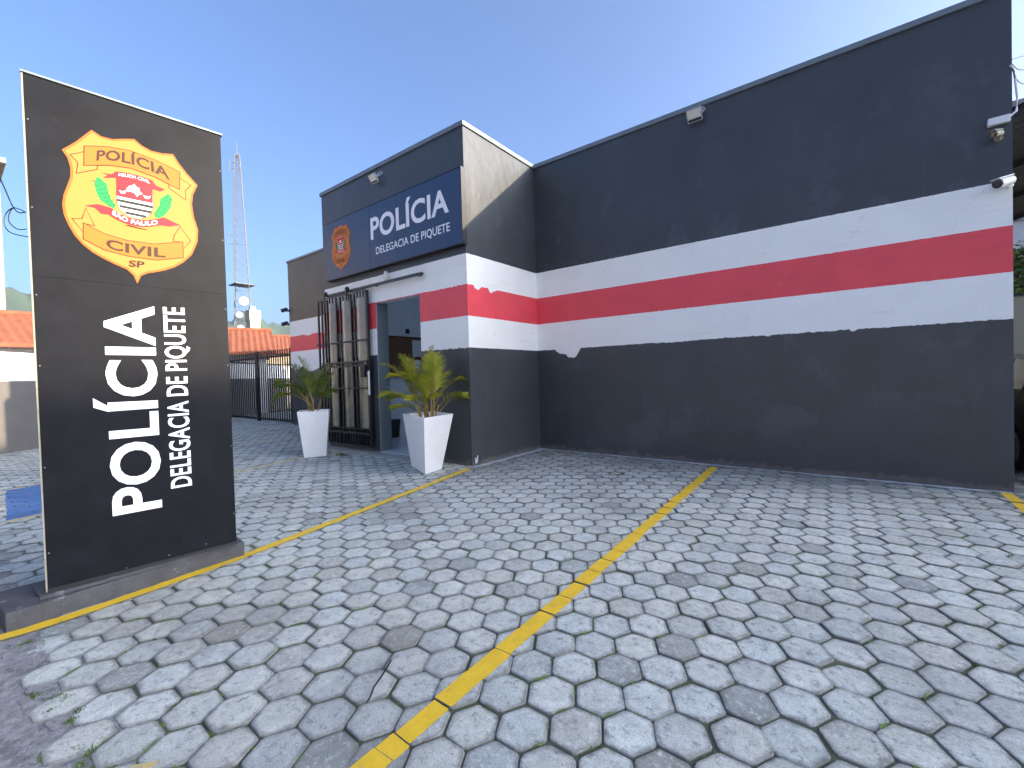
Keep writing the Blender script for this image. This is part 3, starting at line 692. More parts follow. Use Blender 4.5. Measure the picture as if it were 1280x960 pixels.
# ================================================================ EMBLEM (traced on the totem, in metres of the panel)
EM = dict(
shield=[(0.303, 3.042), (0.351, 3.016), (0.407, 3.017), (0.465, 3.041), (0.524, 3.061), (0.564, 3.03), (0.614, 3.011), (0.678, 3.013), (0.745, 3.03), (0.777, 2.975), (0.823, 2.914), (0.89, 2.841), (0.858, 2.758), (0.849, 2.685), (0.858, 2.59), (0.882, 2.497), (0.875, 2.404), (0.836, 2.298), (0.783, 2.233), (0.725, 2.185), (0.669, 2.154), (0.616, 2.133), (0.568, 2.118), (0.53, 2.093), (0.506, 2.034), (0.489, 2.087), (0.453, 2.127), (0.392, 2.153), (0.332, 2.183), (0.278, 2.217), (0.235, 2.258), (0.198, 2.311), (0.17, 2.377), (0.152, 2.439), (0.147, 2.503), (0.156, 2.571), (0.177, 2.642), (0.191, 2.694), (0.193, 2.755), (0.181, 2.816), (0.157, 2.859), (0.223, 2.933)],
ban1t=[(0.266, 2.918), (0.386, 2.954), (0.501, 2.967), (0.633, 2.948), (0.778, 2.907)],
ban1b=[(0.26, 2.792), (0.382, 2.832), (0.497, 2.849), (0.629, 2.828), (0.771, 2.778)],
tl1=[(0.198, 2.838), (0.262, 2.878), (0.261, 2.801), (0.323, 2.817), (0.32, 2.785), (0.222, 2.728), (0.233, 2.798)],
tr1=[(0.779, 2.86), (0.843, 2.827), (0.807, 2.778), (0.81, 2.71), (0.712, 2.772), (0.719, 2.808), (0.77, 2.781)],
ban2t=[(0.244, 2.4), (0.338, 2.352), (0.46, 2.328), (0.612, 2.332), (0.779, 2.38)],
ban2b=[(0.241, 2.296), (0.343, 2.244), (0.466, 2.223), (0.619, 2.222), (0.778, 2.267)],
tl2=[(0.257, 2.501), (0.293, 2.399), (0.245, 2.403), (0.241, 2.342), (0.193, 2.418), (0.239, 2.426)],
tr2=[(0.769, 2.493), (0.828, 2.401), (0.78, 2.33), (0.78, 2.385), (0.726, 2.381), (0.733, 2.421)],
t1b=[(0.319, 2.838), (0.505, 2.874), (0.722, 2.825)], t1t=[(0.325, 2.911), (0.508, 2.948), (0.712, 2.904)],
t2b=[(0.348, 2.257), (0.506, 2.240), (0.673, 2.246)], t2t=[(0.352, 2.325), (0.508, 2.308), (0.675, 2.319)],
t3b=[(0.464, 2.148), (0.506, 2.149), (0.549, 2.151)], t3t=[(0.467, 2.194), (0.510, 2.196), (0.552, 2.198)],
cs=[(0.421, 2.762), (0.514, 2.770), (0.613, 2.767), (0.613, 2.677), (0.613, 2.597), (0.582, 2.526), (0.525, 2.497), (0.471, 2.507), (0.427, 2.548), (0.416, 2.598)],
csred=[(0.421, 2.762), (0.514, 2.770), (0.613, 2.767), (0.612, 2.629), (0.51, 2.628), (0.417, 2.63)],
bars=[[(0.417, 2.612), (0.612, 2.611), (0.612, 2.590), (0.417, 2.592)], [(0.424, 2.573), (0.608, 2.571), (0.600, 2.551), (0.432, 2.553)], [(0.448, 2.534), (0.585, 2.532), (0.560, 2.513), (0.466, 2.514)]],
mapw=[(0.468, 2.691), (0.483, 2.716), (0.501, 2.724), (0.513, 2.741), (0.523, 2.724), (0.54, 2.716), (0.542, 2.693), (0.557, 2.681), (0.538, 2.672), (0.525, 2.653), (0.515, 2.674), (0.492, 2.68), (0.472, 2.677)],
sc1=[(0.429, 2.674), (0.447, 2.668), (0.469, 2.683), (0.46, 2.658), (0.442, 2.651)],
sc2=[(0.559, 2.673), (0.582, 2.669), (0.603, 2.68), (0.592, 2.655), (0.573, 2.653)],
rb1t=[(0.41, 2.795), (0.508, 2.808), (0.619, 2.795)], rb1b=[(0.415, 2.754), (0.509, 2.765), (0.615, 2.753)],
rl1=[(0.344, 2.766), (0.394, 2.772), (0.413, 2.790), (0.418, 2.755), (0.35, 2.733), (0.374, 2.759)],
rr1=[(0.617, 2.790), (0.637, 2.764), (0.687, 2.751), (0.659, 2.727), (0.615, 2.733), (0.606, 2.757)],
rb2t=[(0.383, 2.539), (0.505, 2.490), (0.652, 2.53)], rb2b=[(0.372, 2.488), (0.503, 2.442), (0.644, 2.478)],
rl2=[(0.25, 2.52), (0.317, 2.547), (0.383, 2.539), (0.373, 2.49), (0.333, 2.485), (0.302, 2.518)],
rr2=[(0.648, 2.530), (0.674, 2.542), (0.772, 2.507), (0.708, 2.483), (0.641, 2.478)],
t4b=[(0.387, 2.497), (0.504, 2.452), (0.635, 2.483)], t4t=[(0.394, 2.526), (0.507, 2.484), (0.636, 2.515)],
t5b=[(0.431, 2.770), (0.51, 2.778), (0.599, 2.768)], t5t=[(0.433, 2.790), (0.511, 2.800), (0.601, 2.788)],
lf1=[(0.319, 2.739), (0.341, 2.725), (0.369, 2.699), (0.377, 2.638), (0.392, 2.592), (0.41, 2.565), (0.4, 2.534), (0.363, 2.553), (0.331, 2.575), (0.312, 2.62), (0.303, 2.679)],
lf2=[(0.706, 2.729), (0.73, 2.695), (0.718, 2.624), (0.683, 2.561), (0.645, 2.528), (0.617, 2.529), (0.622, 2.573), (0.648, 2.62), (0.657, 2.676)],
stem1=[(0.449, 2.434), (0.474, 2.442), (0.513, 2.436), (0.574, 2.432), (0.572, 2.425), (0.513, 2.427), (0.473, 2.431)])
EC = (0.5185, 2.55)
def shrink(poly, d):
    n = len(poly); out = []
    ar = sum(poly[i][0] * poly[(i + 1) % n][1] - poly[(i + 1) % n][0] * poly[i][1] for i in range(n))
    sg = 1 if ar > 0 else -1
    for i in range(n):
        a, b, c = Vector(poly[i - 1]), Vector(poly[i]), Vector(poly[(i + 1) % n])
        d1, d2 = (b - a).normalized(), (c - b).normalized()
        n1, n2 = Vector((-d1.y, d1.x)), Vector((-d2.y, d2.x)); m = (n1 + n2)
        if m.length < 1e-4: m = n1
        m.normalize(); out.append(tuple(b + m * d * sg / max(0.55, m.dot(n1))))
    return out
def emblem(parent, fn, tint=''):
    """fn(u, v, d): emblem metres -> world, d = height above the panel"""
    T = 0.0006
    root = MB().prism(EM['shield'], fn, 0.0, 0.004).build('emblem', 'gold1', parent)
    def layer(name, m, polys, d, flat=True):
        for p in polys:
            mb = MB(); mb.add([fn(u, v, d) for u, v in p], [tuple(range(len(p)))]); mb.build(name, m, root)
    sh = shrink(EM['shield'], 0.013)
    layer('field', 'gold2', [sh], 0.0050)
    b1 = EM['ban1t'] + EM['ban1b'][::-1]; b2 = EM['ban2t'] + EM['ban2b'][::-1]
    layer('tail_outline', 'brown', [shrink(EM[k], -0.0055) for k in ('tl1', 'tr1', 'tl2', 'tr2')], 0.0056)
    layer('tail', 'gold2', [EM[k] for k in ('tl1', 'tr1', 'tl2', 'tr2')], 0.0062)
    layer('banner_outline', 'brown', [shrink(b1, -0.0055), shrink(b2, -0.0055)], 0.0068)
    layer('banner', 'gold3', [b1, b2], 0.0074)
    for tx_, k in (('POLÍCIA', 't1'), ('CIVIL', 't2'), ('SP', 't3')):
        mb = MB(); warp_text(mb, tx_, EM[k + 'b'], EM[k + 't'], fn, 0.0082, 0.032); mb.build('lettering', 'brown', root)
    layer('leaf_sprig', 'green', [EM['lf1'], EM['lf2']], 0.0060)
    for k in ('lf1', 'lf2'):
        mb = MB(); p = EM[k]; cx = sum(q[0] for q in p) / len(p); cy = sum(q[1] for q in p) / len(p)
        ax = Vector((0.095, -0.19)).normalized() if k == 'lf1' else Vector((-0.095, -0.19)).normalized(); nx = Vector((-ax.y, ax.x))
        for i in range(7):
            o_ = Vector((cx, cy)) + ax * (i - 3) * 0.027
            for sgn in (-1, 1):
                e = o_ + nx * sgn * 0.026 - ax * 0.012; m1 = o_ + nx * sgn * 0.012
                mb.add([fn(q.x, q.y, 0.0068) for q in (o_, m1 + ax * 0.002, e, m1 - ax * 0.006)], [(0, 1, 2, 3)])
        mb.build('leaf_vein', 'darkgreen', root)
    layer('stem', 'brown', [EM['stem1']], 0.0062)
    layer('ribbon_tail', 'crimson', [EM[k] for k in ('rl1', 'rr1', 'rl2', 'rr2')], 0.0066)
    layer('arms_outline', 'ink', [shrink(EM['cs'], -0.003)], 0.0064)
    layer('arms_field', 'letter', [EM['cs']], 0.0070)
    layer('arms_chief', 'crimson', [EM['csred']], 0.0076)
    layer('arms_bar', 'ink', EM['bars'], 0.0076)
    layer('state_map', 'letter', [EM['mapw'], EM['sc1'], EM['sc2']], 0.0082)
    for t3, b3 in (('rb1t', 'rb1b'), ('rb2t', 'rb2b')):
        mb = MB(); top = [tuple(q3(EM[t3], i / 8)) for i in range(9)]; bot = [tuple(q3(EM[b3], i / 8)) for i in range(9)]
        for i in range(8): mb.add([fn(*q, 0.0088) for q in (bot[i], bot[i + 1], top[i + 1], top[i])], [(0, 1, 2, 3)])
        mb.build('ribbon', 'crimson', root)
    mb = MB(); warp_text(mb, 'SÃO PAULO', EM['t4b'], EM['t4t'], fn, 0.0094, 0.022); mb.build('lettering', 'letter', root)
    mb = MB(); warp_text(mb, 'POLICIA CIVIL', EM['t5b'], EM['t5t'], fn, 0.0094, 0.01)
    mb.build('lettering', 'letter', root)
    return root

# ================================================================ TOTEM SIGN
PA, PB = Vector((-4.08, 0.388, 0.145)), Vector((-3.966, 1.438, 0.145))
pu = (PB - PA).normalized(); pn = Vector((pu.y, -pu.x, 0)); PW = (PB - PA).length; PH = 3.284
tot = thing('totem_sign', (-4.1, 0.9, 0), 'tall black standing sign with gold police shield and sideways white lettering', 'sign')
def pf(u, v, d): return PA + pu * u + Vector((0, 0, v)) + pn * d
TH = 0.17
for v0, v1 in ((0.0, 2.018), (2.0188, PH)):
    mb = MB(); mb.obox(pf(PW / 2, (v0 + v1) / 2, -TH / 2), pu * PW / 2, pn * TH / 2, Vector((0, 0, (v1 - v0) / 2))); mb.build('panel', 'panel', tot, bevel=0.0005)
mb = MB(); mb.obox(pf(PW / 2, PH + 0.007, -TH / 2), pu * (PW / 2 + 0.012), pn * (TH / 2 + 0.012), (0, 0, 0.006)); mb.build('cap', 'coping', tot)
for v0, v1 in ((0.002, 1.3), (1.304, 2.6), (2.604, PH)):
    mb = MB(); mb.obox(pf(-0.005, (v0 + v1) / 2, -TH / 2 + 0.003), pu * 0.004, pn * (TH / 2 - 0.002), Vector((0, 0, (v1 - v0) / 2))); mb.build('edge_trim', 'cream', tot)
for u, v in [(u, v) for v in (0.25, 0.8, 1.45, 1.9, 2.45, 3.0) for u in (0.012, PW - 0.012)] + [(0.62, 0.045), (0.38, 0.03), (0.85, 0.06)]:
    mb = MB(); mb.lathe(pf(u, v, 0.0), pn, [(0, 0.0045), (0.002, 0.0045), (0.003, 0.002)], 8); mb.build('rivet', 'coping', tot)
mb = MB(); mb.obox(pf(PW / 2, 0.012, 0.006), pu * (PW / 2), pn * 0.005, (0, 0, 0.012)); mb.build('base_strip', 'black', tot)
mb = MB(); warp_text(mb, 'POLÍCIA', lin3((0.5912, 0.41), (0.5944, 1.8807)), lin3((0.321, 0.41), (0.321, 1.8807)), pf, 0.0016, 0.023); mb.build('lettering', 'letter', tot)
mb = MB(); warp_text(mb, 'DELEGACIA DE PIQUETE', lin3((0.7757, 0.535), (0.775, 1.8856)), lin3((0.648, 0.5335), (0.645, 1.8826)), pf, 0.0016, 0.018); mb.build('lettering', 'letter', tot)
emblem(tot, pf)
mb = MB(); foot = [(-3.985, 0.20), (-4.035, 1.52), (-4.45, 1.56), (-4.46, 0.16)]
mb.prism(foot, lambda u, v, d: (u, v, d), -0.03, 0.12); mb.build('plinth', 'plinth', tot, bevel=0.008)
mb = MB(); foot = [(-4.045, 0.35), (-3.985, 1.46), (-4.30, 1.48), (-4.36, 0.34)]
mb.prism(foot, lambda u, v, d: (u, v, d), 0.121, 0.143); mb.build('base_plate', 'plinth', tot)
# wiring on the totem's edge
mb = MB(); P0 = Vector((-4.28, 0.37, 2.62))
mb.tube(smooth([P0 + Vector((0, 0.02, -0.01)), P0 + Vector((0, -0.03, 0.0)), P0 + Vector((-0.05, -0.10, 0.25)), P0 + Vector((-0.2, -0.30, 0.85)), P0 + Vector((-0.6, -0.8, 2.0)), P0 + Vector((-1.6, -2.4, 4.0))]), 0.0035, 6)
mb.tube(smooth([P0 + Vector((0, 0.02, -0.01)), P0 + Vector((0, -0.03, 0.005)), P0 + Vector((0.0, -0.065, -0.04)), P0 + Vector((0, -0.075, -0.11)), P0 + Vector((0, -0.05, -0.16)), P0 + Vector((0, 0.03, -0.17))]), 0.003, 6)
mb.tube(smooth([P0 + Vector((0, -0.03, 0.01)), P0 + Vector((0, -0.05, -0.03)), P0 + Vector((0, -0.055, -0.09)), P0 + Vector((0, -0.02, -0.13)), P0 + Vector((0, 0.02, -0.12))]), 0.003, 6)
tag(mb.build('power_cable', 'plasticblack'), 'thin black cable with loops running up from the edge of the standing sign', 'cable')

# ================================================================ WALL SIGN
ws = thing('wall_sign', (-6.8, YF, 3.55), 'long navy police sign board mounted above the doorway', 'sign')
SY = 5.115
def wf(x, z, d): return Vector((x, SY - d, z))
for x0, x1 in ((-8.82, -7.252), (-7.249, -6.421), (-6.418, -4.825)):
    mb = MB(); mb.box(x0, x1, SY, SY + 0.085, 3.575, 4.755); mb.build('board', 'navy', ws, bevel=0.004)
mb = MB(); mb.box(-8.83, -4.815, SY - 0.004, SY + 0.1, 4.756, 4.772); mb.box(-8.83, -4.815, SY - 0.004, SY + 0.1, 3.558, 3.574); mb.box(-4.824, -4.812, SY - 0.004, SY + 0.1, 3.5745, 4.7555)
mb.build('frame', 'black', ws)
mb = MB(); warp_text(mb, 'POLÍCIA', lin3((-7.205, 4.10), (-5.10, 4.12)), lin3((-7.205, 4.51), (-5.10, 4.52)), wf, 0.004, 0.026); mb.build('lettering', 'letter', ws)
mb = MB(); warp_text(mb, 'DELEGACIA DE PIQUETE', lin3((-7.06, 3.80), (-5.09, 3.815)), lin3((-7.06, 3.935), (-5.09, 3.955)), wf, 0.004, 0.014); mb.build('lettering', 'letter', ws)
emblem(ws, lambda u, v, d: wf(-8.225 + (u - EC[0]) * 0.94, 4.15 + (v - EC[1]) * 0.93, d + 0.001))

# ================================================================ LAMPS AND CAMERAS
def flood(x, y, z, label, s=1.0):
    t = thing('floodlight', (x, y, z), label, 'floodlight', 'floodlights under the coping')
    tilt = R(38); c = Vector((x, y - 0.13 * s, z)); ax = Vector((1, 0, 0)); nn = Vector((0, -math.cos(tilt), -math.sin(tilt))); uu = Vector((0, -math.sin(tilt), math.cos(tilt)))
    w_, h_ = 0.105 * s, 0.09 * s
    m = MB(); m.obox(c, ax * w_, uu * h_, nn * 0.022 * s)
    for k in range(7): m.obox(c - nn * 0.032 * s + ax * (k - 3) * 0.025 * s, ax * 0.004, uu * h_ * 0.8, nn * 0.012 * s)
    m.build('housing', 'alu', t, bevel=0.004)
    m = MB(); m.obox(c + nn * 0.0235 * s + uu * h_ * 0.22, ax * w_ * 0.86, uu * h_ * 0.62, nn * 0.002); m.build('lens', 'ledlens', t)
    m = MB(); m.obox(c + nn * 0.0235 * s - uu * h_ * 0.66, ax * w_ * 0.86, uu * h_ * 0.20, nn * 0.002); m.build('driver_cover', 'plasticblack', t)
    m = MB()
    for sx in (-1, 1):
        m.bar(c + ax * sx * (w_ + 0.008), Vector((x + sx * (w_ + 0.008), y - 0.012, z + 0.10 * s)), 0.02, 0.006)
    m.box(x - w_ - 0.02, x + w_ + 0.02, y - 0.012, y - 0.002, z + 0.085 * s, z + 0.115 * s); m.build('bracket', 'alu', t)
    m = MB(); m.tube([c - nn * 0.03, c - nn * 0.05 + Vector((0.05, 0.02, 0.06)), Vector((x + 0.10, y - 0.02, z + 0.14)), Vector((x + 0.13, y + 0.002, z + 0.10))], 0.005, 6); m.build('cable', 'plasticwhite', t)
flood(-1.81, YW, 5.30, 'white faced floodlight high on the long charcoal wall')
flood(-7.05, YF, 5.22, 'small floodlight above the navy wall sign', 0.9)
t = thing('emergency_lamp', (-6.85, YF, 3.36), 'small cream diamond lamp above the doorway rail', 'lamp')
mb = MB(); mb.prism([(-0.07, 0), (0, -0.10), (0.07, 0), (0, 0.10)], lambda u, v, d: (-6.85 + u, YF - d, 3.37 + v), 0.02, 0.09); mb.build('shade', 'ledlens', t, bevel=0.01)
mb = MB(); mb.box(-6.89, -6.81, YF - 0.02, YF - 0.002, 3.33, 3.41); mb.build('base', 'plasticwhite', t)

def bullet(x, y, z, d, L, r, label, body, group):
    t = thing('security_camera', (x, y, z), label, 'security camera', group)
    d = Vector(d).normalized(); c = Vector((x, y - 0.10, z))
    m = MB(); m.lathe(c - d * L * 0.5, d, [(0, r * 0.6), (0.01, r * 0.92), (L * 0.85, r), (L * 0.93, r)], 20); m.build('body', body, t, smooth=False)
    m = MB(); m.lathe(c + d * L * 0.431, d, [(0, r * 0.9), (0.012, r * 0.86), (0.013, r * 0.6)], 20); m.build('lens', 'lens', t)
    m = MB(); m.obox(c + d * L * 0.12 + Vector((0, 0, r * 1.02)), d * L * 0.5, d.cross(Vector((0, 0, 1))).normalized() * r * 0.8, (0, 0, 0.004)); m.build('sun_hood', body, t)
    m = MB(); m.tube([c - d * L * 0.3 - Vector((0, 0, r * 0.8)), c - d * L * 0.35 - Vector((0, -0.03, r * 1.4)), Vector((x - d.x * L * 0.4, y - 0.012, z - 0.02))], 0.012, 8)
    m.lathe((x - d.x * L * 0.4, y - 0.014, z - 0.02), (0, 1, 0), [(0, 0.03), (0.012, 0.036)], 14); m.build('bracket', body, t)
bullet(1.36, YW, 3.40, (-0.75, -0.75, -0.28), 0.20, 0.052, 'large white security camera on the white band at the right end', 'plasticwhite', 'security cameras on the long wall')
bullet(1.31, YW, 3.935, (-0.65, -0.8, -0.15), 0.12, 0.036, 'small beige security camera under the white junction box', 'cream', 'security cameras on the long wall')
mb = MB(); mb.box(1.25, 1.42, YW - 0.06, YW - 0.002, 4.055, 4.135)
tag(mb.build('junction_box', 'plasticwhite', bevel=0.006), 'white junction box near the right end of the charcoal wall', 'junction box')
mb = MB(); mb.tube([(1.40, YW - 0.03, 4.10), (1.47, YW - 0.01, 4.16), (1.50, YW + 0.1, 4.35), (1.47, YW + 0.06, 4.62), (1.43, YW - 0.02, 4.66)], 0.011, 8)
tag(mb.build('conduit', 'plasticwhite'), 'white bent conduit beside the wall end above the junction box', 'cable')
mb = MB()
for k in range(3):
    z0 = 4.62 + 0.05 * k
    mb.tube(smooth([(1.44, YW - 0.02, z0), (1.56, YW + 0.2, z0 - 0.10 + 0.10 * k), (1.95, YW + 0.8, z0 + 0.10 + 0.13 * k), (2.8, YW + 2.0, z0 + 0.5 + 0.2 * k), (5.5, YW + 5, z0 + 1.4 + 0.4 * k)]), 0.004, 6)
tag(mb.build('cable_bundle', 'plasticblack'), 'tangle of black cables leaving the right end of the building', 'cable')
for z, lab in ((3.83, 'upper dark camera at the far left end of the building'), (3.38, 'lower dark camera at the far left end of the building')):
    bullet(XL - 0.10, YW, z, (-0.9, -0.5, -0.25), 0.22, 0.055, lab, 'plasticblack', 'dark cameras at the far left corner')

# ================================================================ PLANTERS AND PALMS
def planter(rim, base, z1, label):
    cx = sum(p[0] for p in base) / 4; cy = sum(p[1] for p in base) / 4
    t = thing('planter', (cx, cy, 0), label, 'planter', 'white tapered planters by the doorway')
    rim = [Vector((*p, z1)) for p in rim]; base = [Vector((*p, 0.004)) for p in base]; c = sum(rim, Vector()) / 4
    inn = [c + (p - c) * 0.88 for p in rim]; low = [c + (p - c) * 0.80 + Vector((0, 0, -0.10)) for p in rim]
    m = MB(); m.add(base + rim + inn + low, [(0, 3, 2, 1)] + [(i + 4 * l, (i + 1) % 4 + 4 * l, (i + 1) % 4 + 4 * l + 4, i + 4 * l + 4) for l in range(3) for i in range(4)])
    m.build('pot', 'planter', t, bevel=0.008)
    m = MB(); lo = [p + Vector((0, 0, 0.02)) for p in low]; m.add([c + (p - c) * 1.05 for p in lo], [(0, 1, 2, 3)]); m.build('soil', 'soil', t)
    return c
def frond(t, o, az, el, L, droop, nl, m, seed, w0=0.0055, ll=0.25):
    rnd = random.Random(seed); p = Vector(o); d = Vector((math.cos(az) * math.cos(el), math.sin(az) * math.cos(el), math.sin(el)))
    L *= 0.84 if m == 'palm' else 0.80; ll *= 0.9
    n = 22; pts = [p.copy()]; dirs = [d.copy()]
    for i in range(n):
        d = (d + Vector((0, 0, -droop * (0.25 + 1.6 * i / n)))).normalized(); p = p + d * L / n; pts.append(p.copy()); dirs.append(d.copy())
    mb = MB(); mb.tube(pts, [0.008 * (1 - 0.85 * i / n) for i in range(n + 1)], 5, 1)
    for i in range(nl):
        t_ = 0.24 + 0.76 * i / (nl - 1); f = t_ * n; k = min(int(f), n - 1); q = pts[k].lerp(pts[k + 1], f - k); dd = dirs[k]
        side = dd.cross(Vector((0, 0, 1)));
        side = side.normalized() if side.length > 1e-3 else Vector((1, 0, 0))
        upv = side.cross(dd)
        for sg in (-1, 1):
            l = ll * (0.55 + 0.75 * math.sin(math.pi * min(1, 0.12 + 0.86 * t_)) ) * rnd.uniform(0.8, 1.1) * (1.0 if t_ < 0.8 else 1 - (t_ - 0.8) * 2.6)
            sw = rnd.uniform(0.55, 0.85)
            e = (side * sg * sw + dd * (1.1 - 0.3 * sw) + upv * rnd.uniform(0.10, 0.40)).normalized()
            a = q; b = q + e * l * 0.5; c = b + (e + Vector((0, 0, -rnd.uniform(0.25, 0.7)))).normalized() * l * 0.5
            wv = e.cross(upv).normalized() * w0 * rnd.uniform(0.8, 1.15)
            mb.add([a - wv * 0.5, a + wv * 0.5, b + wv, c, b - wv], [(0, 1, 2, 3, 4)])
    mb.build('frond', [m, 'cane'], t)
c1_ = planter([(-5.865, 4.657), (-4.838, 4.221), (-4.98, 4.955), (-5.70, 5.200)], [(-5.72, 4.69), (-5.04, 4.385), (-5.11, 4.79), (-5.62, 5.00)], 0.87, 'white tapered planter with a clear front corner right of the doorway')
c2_ = planter([(-8.13, 4.03), (-7.84, 4.50), (-8.32, 4.80), (-8.61, 4.33)], [(-8.175, 4.16), (-7.975, 4.49), (-8.30, 4.70), (-8.50, 4.37)], 0.88, 'white tapered planter with chipped rim left of the sliding gate')
def palm(c, label, specs, stems, m, seed):
    rnd = random.Random(seed)
    t = thing('palm_plant', (c.x, c.y, c.z - 0.1), label, 'potted palm', 'potted palms')
    tops = []
    for i in range(stems):
        a = rnd.uniform(0, 6.28); r = rnd.uniform(0.02, 0.13); b = Vector((c.x + r * math.cos(a), c.y + r * math.sin(a), c.z - 0.10))
        h = rnd.uniform(0.22, 0.42); tp = b + Vector((math.cos(a) * 0.06, math.sin(a) * 0.06, h))
        mb = MB(); mb.tube([b, b.lerp(tp, 0.5) + Vector((0, 0, 0.01)), tp], [0.016, 0.013, 0.009], 7); mb.build('cane', 'cane', t); tops.append(tp)
    for i, (az, el, L, dr, hl) in enumerate(specs):
        o = tops[i % len(tops)]; frond(t, o - Vector((0, 0, rnd.uniform(0.0, 0.15))), R(az), R(el), L, dr, hl, m if i % 3 else m, seed * 50 + i)
# camera-left is roughly azimuth 217 deg, camera-right 37 deg
palm(c1_, 'bushy yellow green palm in the white planter right of the doorway', [
    (217, 68, 1.05, 0.058, 40), (222, 54, 1.00, 0.065, 40), (200, 60, 0.85, 0.06, 36), (236, 48, 0.75, 0.07, 34), (212, 40, 0.78, 0.06, 34),
    (40, 74, 1.05, 0.045, 40), (30, 62, 0.85, 0.07, 36), (52, 52, 0.70, 0.08, 32), (10, 74, 0.95, 0.05, 38),
    (300, 68, 0.80, 0.06, 34), (320, 78, 1.00, 0.045, 38), (270, 76, 0.90, 0.055, 36), (130, 72, 0.95, 0.05, 38),
    (110, 62, 0.7, 0.06, 30), (180, 80, 1.05, 0.04, 40), (80, 82, 1.05, 0.04, 40), (340, 54, 0.60, 0.07, 28),
    (250, 60, 0.70, 0.07, 30), (20, 46, 0.60, 0.06, 28), (205, 34, 0.62, 0.05, 30), (285, 50, 0.55, 0.07, 26), (160, 86, 1.0, 0.03, 38)], 11, 'palm', 5)
palm(c2_, 'arching green palm in the white planter left of the sliding gate', [
    (215, 62, 1.20, 0.085, 44), (225, 46, 1.05, 0.095, 40), (205, 74, 1.20, 0.075, 44), (240, 62, 0.95, 0.08, 36),
    (40, 64, 0.80, 0.07, 34), (25, 76, 0.95, 0.055, 38), (60, 56, 0.65, 0.08, 30), (300, 70, 0.80, 0.07, 32),
    (130, 72, 0.95, 0.06, 36), (180, 58, 0.85, 0.08, 32), (270, 60, 0.70, 0.08, 30), (90, 80, 0.95, 0.05, 38), (10, 50, 0.6, 0.07, 28), (215, 82, 1.1, 0.06, 40)], 6, 'palmdark', 9)

# litter on the paving
mb = MB(); mb.tube(smooth([(-1.874, 1.365, 0.012), (-1.839, 1.315, 0.016), (-1.80, 1.245, 0.016), (-1.772, 1.19, 0.015), (-1.735, 1.145, 0.014), (-1.722, 1.118, 0.010)]), 0.0045, 6)
tag(mb.build('rubber_strip', 'plasticblack'), 'thin bent black rubber strip lying on the hexagonal pavers', 'litter')
mb = MB(); mb.prism([(0, 0), (0.05, 0.02), (0.07, 0.13), (0.045, 0.12), (0.03, 0.05), (0.01, 0.10), (-0.01, 0.09)], lambda u, v, d: (XC + 0.012 + d, YF + 0.06 + u, 0.03 + v), 0.0, 0.004)
tag(mb.build('paint_scrap', 'splash'), 'small white scrap stuck low on the dark corner by the paving', 'litter')

# ================================================================ LEFT: boundary wall, gate, houses, tower, hills
bw = thing('boundary_wall', (-17.5, 3.7, 0), 'white and grey boundary wall behind the standing sign', 'wall')
WA, WB = Vector((-14.1, -0.45, 0)), Vector((-20.9, 7.65, 0)); wd = (WB - WA).normalized(); wn = Vector((-wd.y, wd.x, 0)); 
if wn.dot(Vector((1, 0, 0))) > 0: wn = -wn
def wallbox(a, b, z0, z1, t, off=0.0):
    m = MB(); c = (a + b) / 2 + wn * (t / 2 - off); m.obox(c + Vector((0, 0, (z0 + z1) / 2)), (b - a) / 2, wn * t / 2, (0, 0, (z1 - z0) / 2)); return m
WE = WB + wd * 9
wallbox(WA, WE, -0.05, 1.64, 0.16).build('lower_wall', 'greywall', bw)
wallbox(WA, WE, 1.641, 2.32, 0.16, 0.002).build('upper_wall', 'white', bw)
wallbox(WA, WE, 2.321, 2.37, 0.22, 0.03).build('coping', 'plinth', bw)
gp = thing('gate_post', (-20.4, 7.15, 0), 'cream square gate post at the left end of the barred gate', 'post')
mb = MB(); mb.box(-20.55, -20.2, 7.0, 7.3, -0.02, 2.45); mb.build('post', 'housewall', gp)
mb = MB(); mb.box(-20.58, -20.17, 6.97, 7.33, 2.451, 2.5); mb.build('cap', 'housewall', gp)
for x0, x1, lab in ((-20.15, -17.5, 'left leaf of the black barred driveway gate'), (-17.45, -14.83, 'right leaf of the black barred driveway gate')):
    t = thing('driveway_gate', ((x0 + x1) / 2, YW + 0.05, 0), lab, 'gate', 'leaves of the barred driveway gate')
    for x in (x0 + 0.03, x1 - 0.03):
        m = MB(); m.box(x - 0.03, x + 0.03, YW + 0.02, YW + 0.08, 0.02, 2.6); m.build('stile', 'black', t)
    n = 15
    for k in range(n):
        x = x0 + 0.06 + (x1 - x0 - 0.12) * (k + 0.5) / n
        m = MB(); m.box(x - 0.028, x + 0.028, YW + 0.035, YW + 0.06, 0.06, 2.58); m.build('bar', 'black', t)
    for z in (0.12, 2.35):
        m = MB(); m.box(x0, x1, YW + 0.061, YW + 0.09, z - 0.03, z + 0.03); m.build('crossbar', 'black', t)

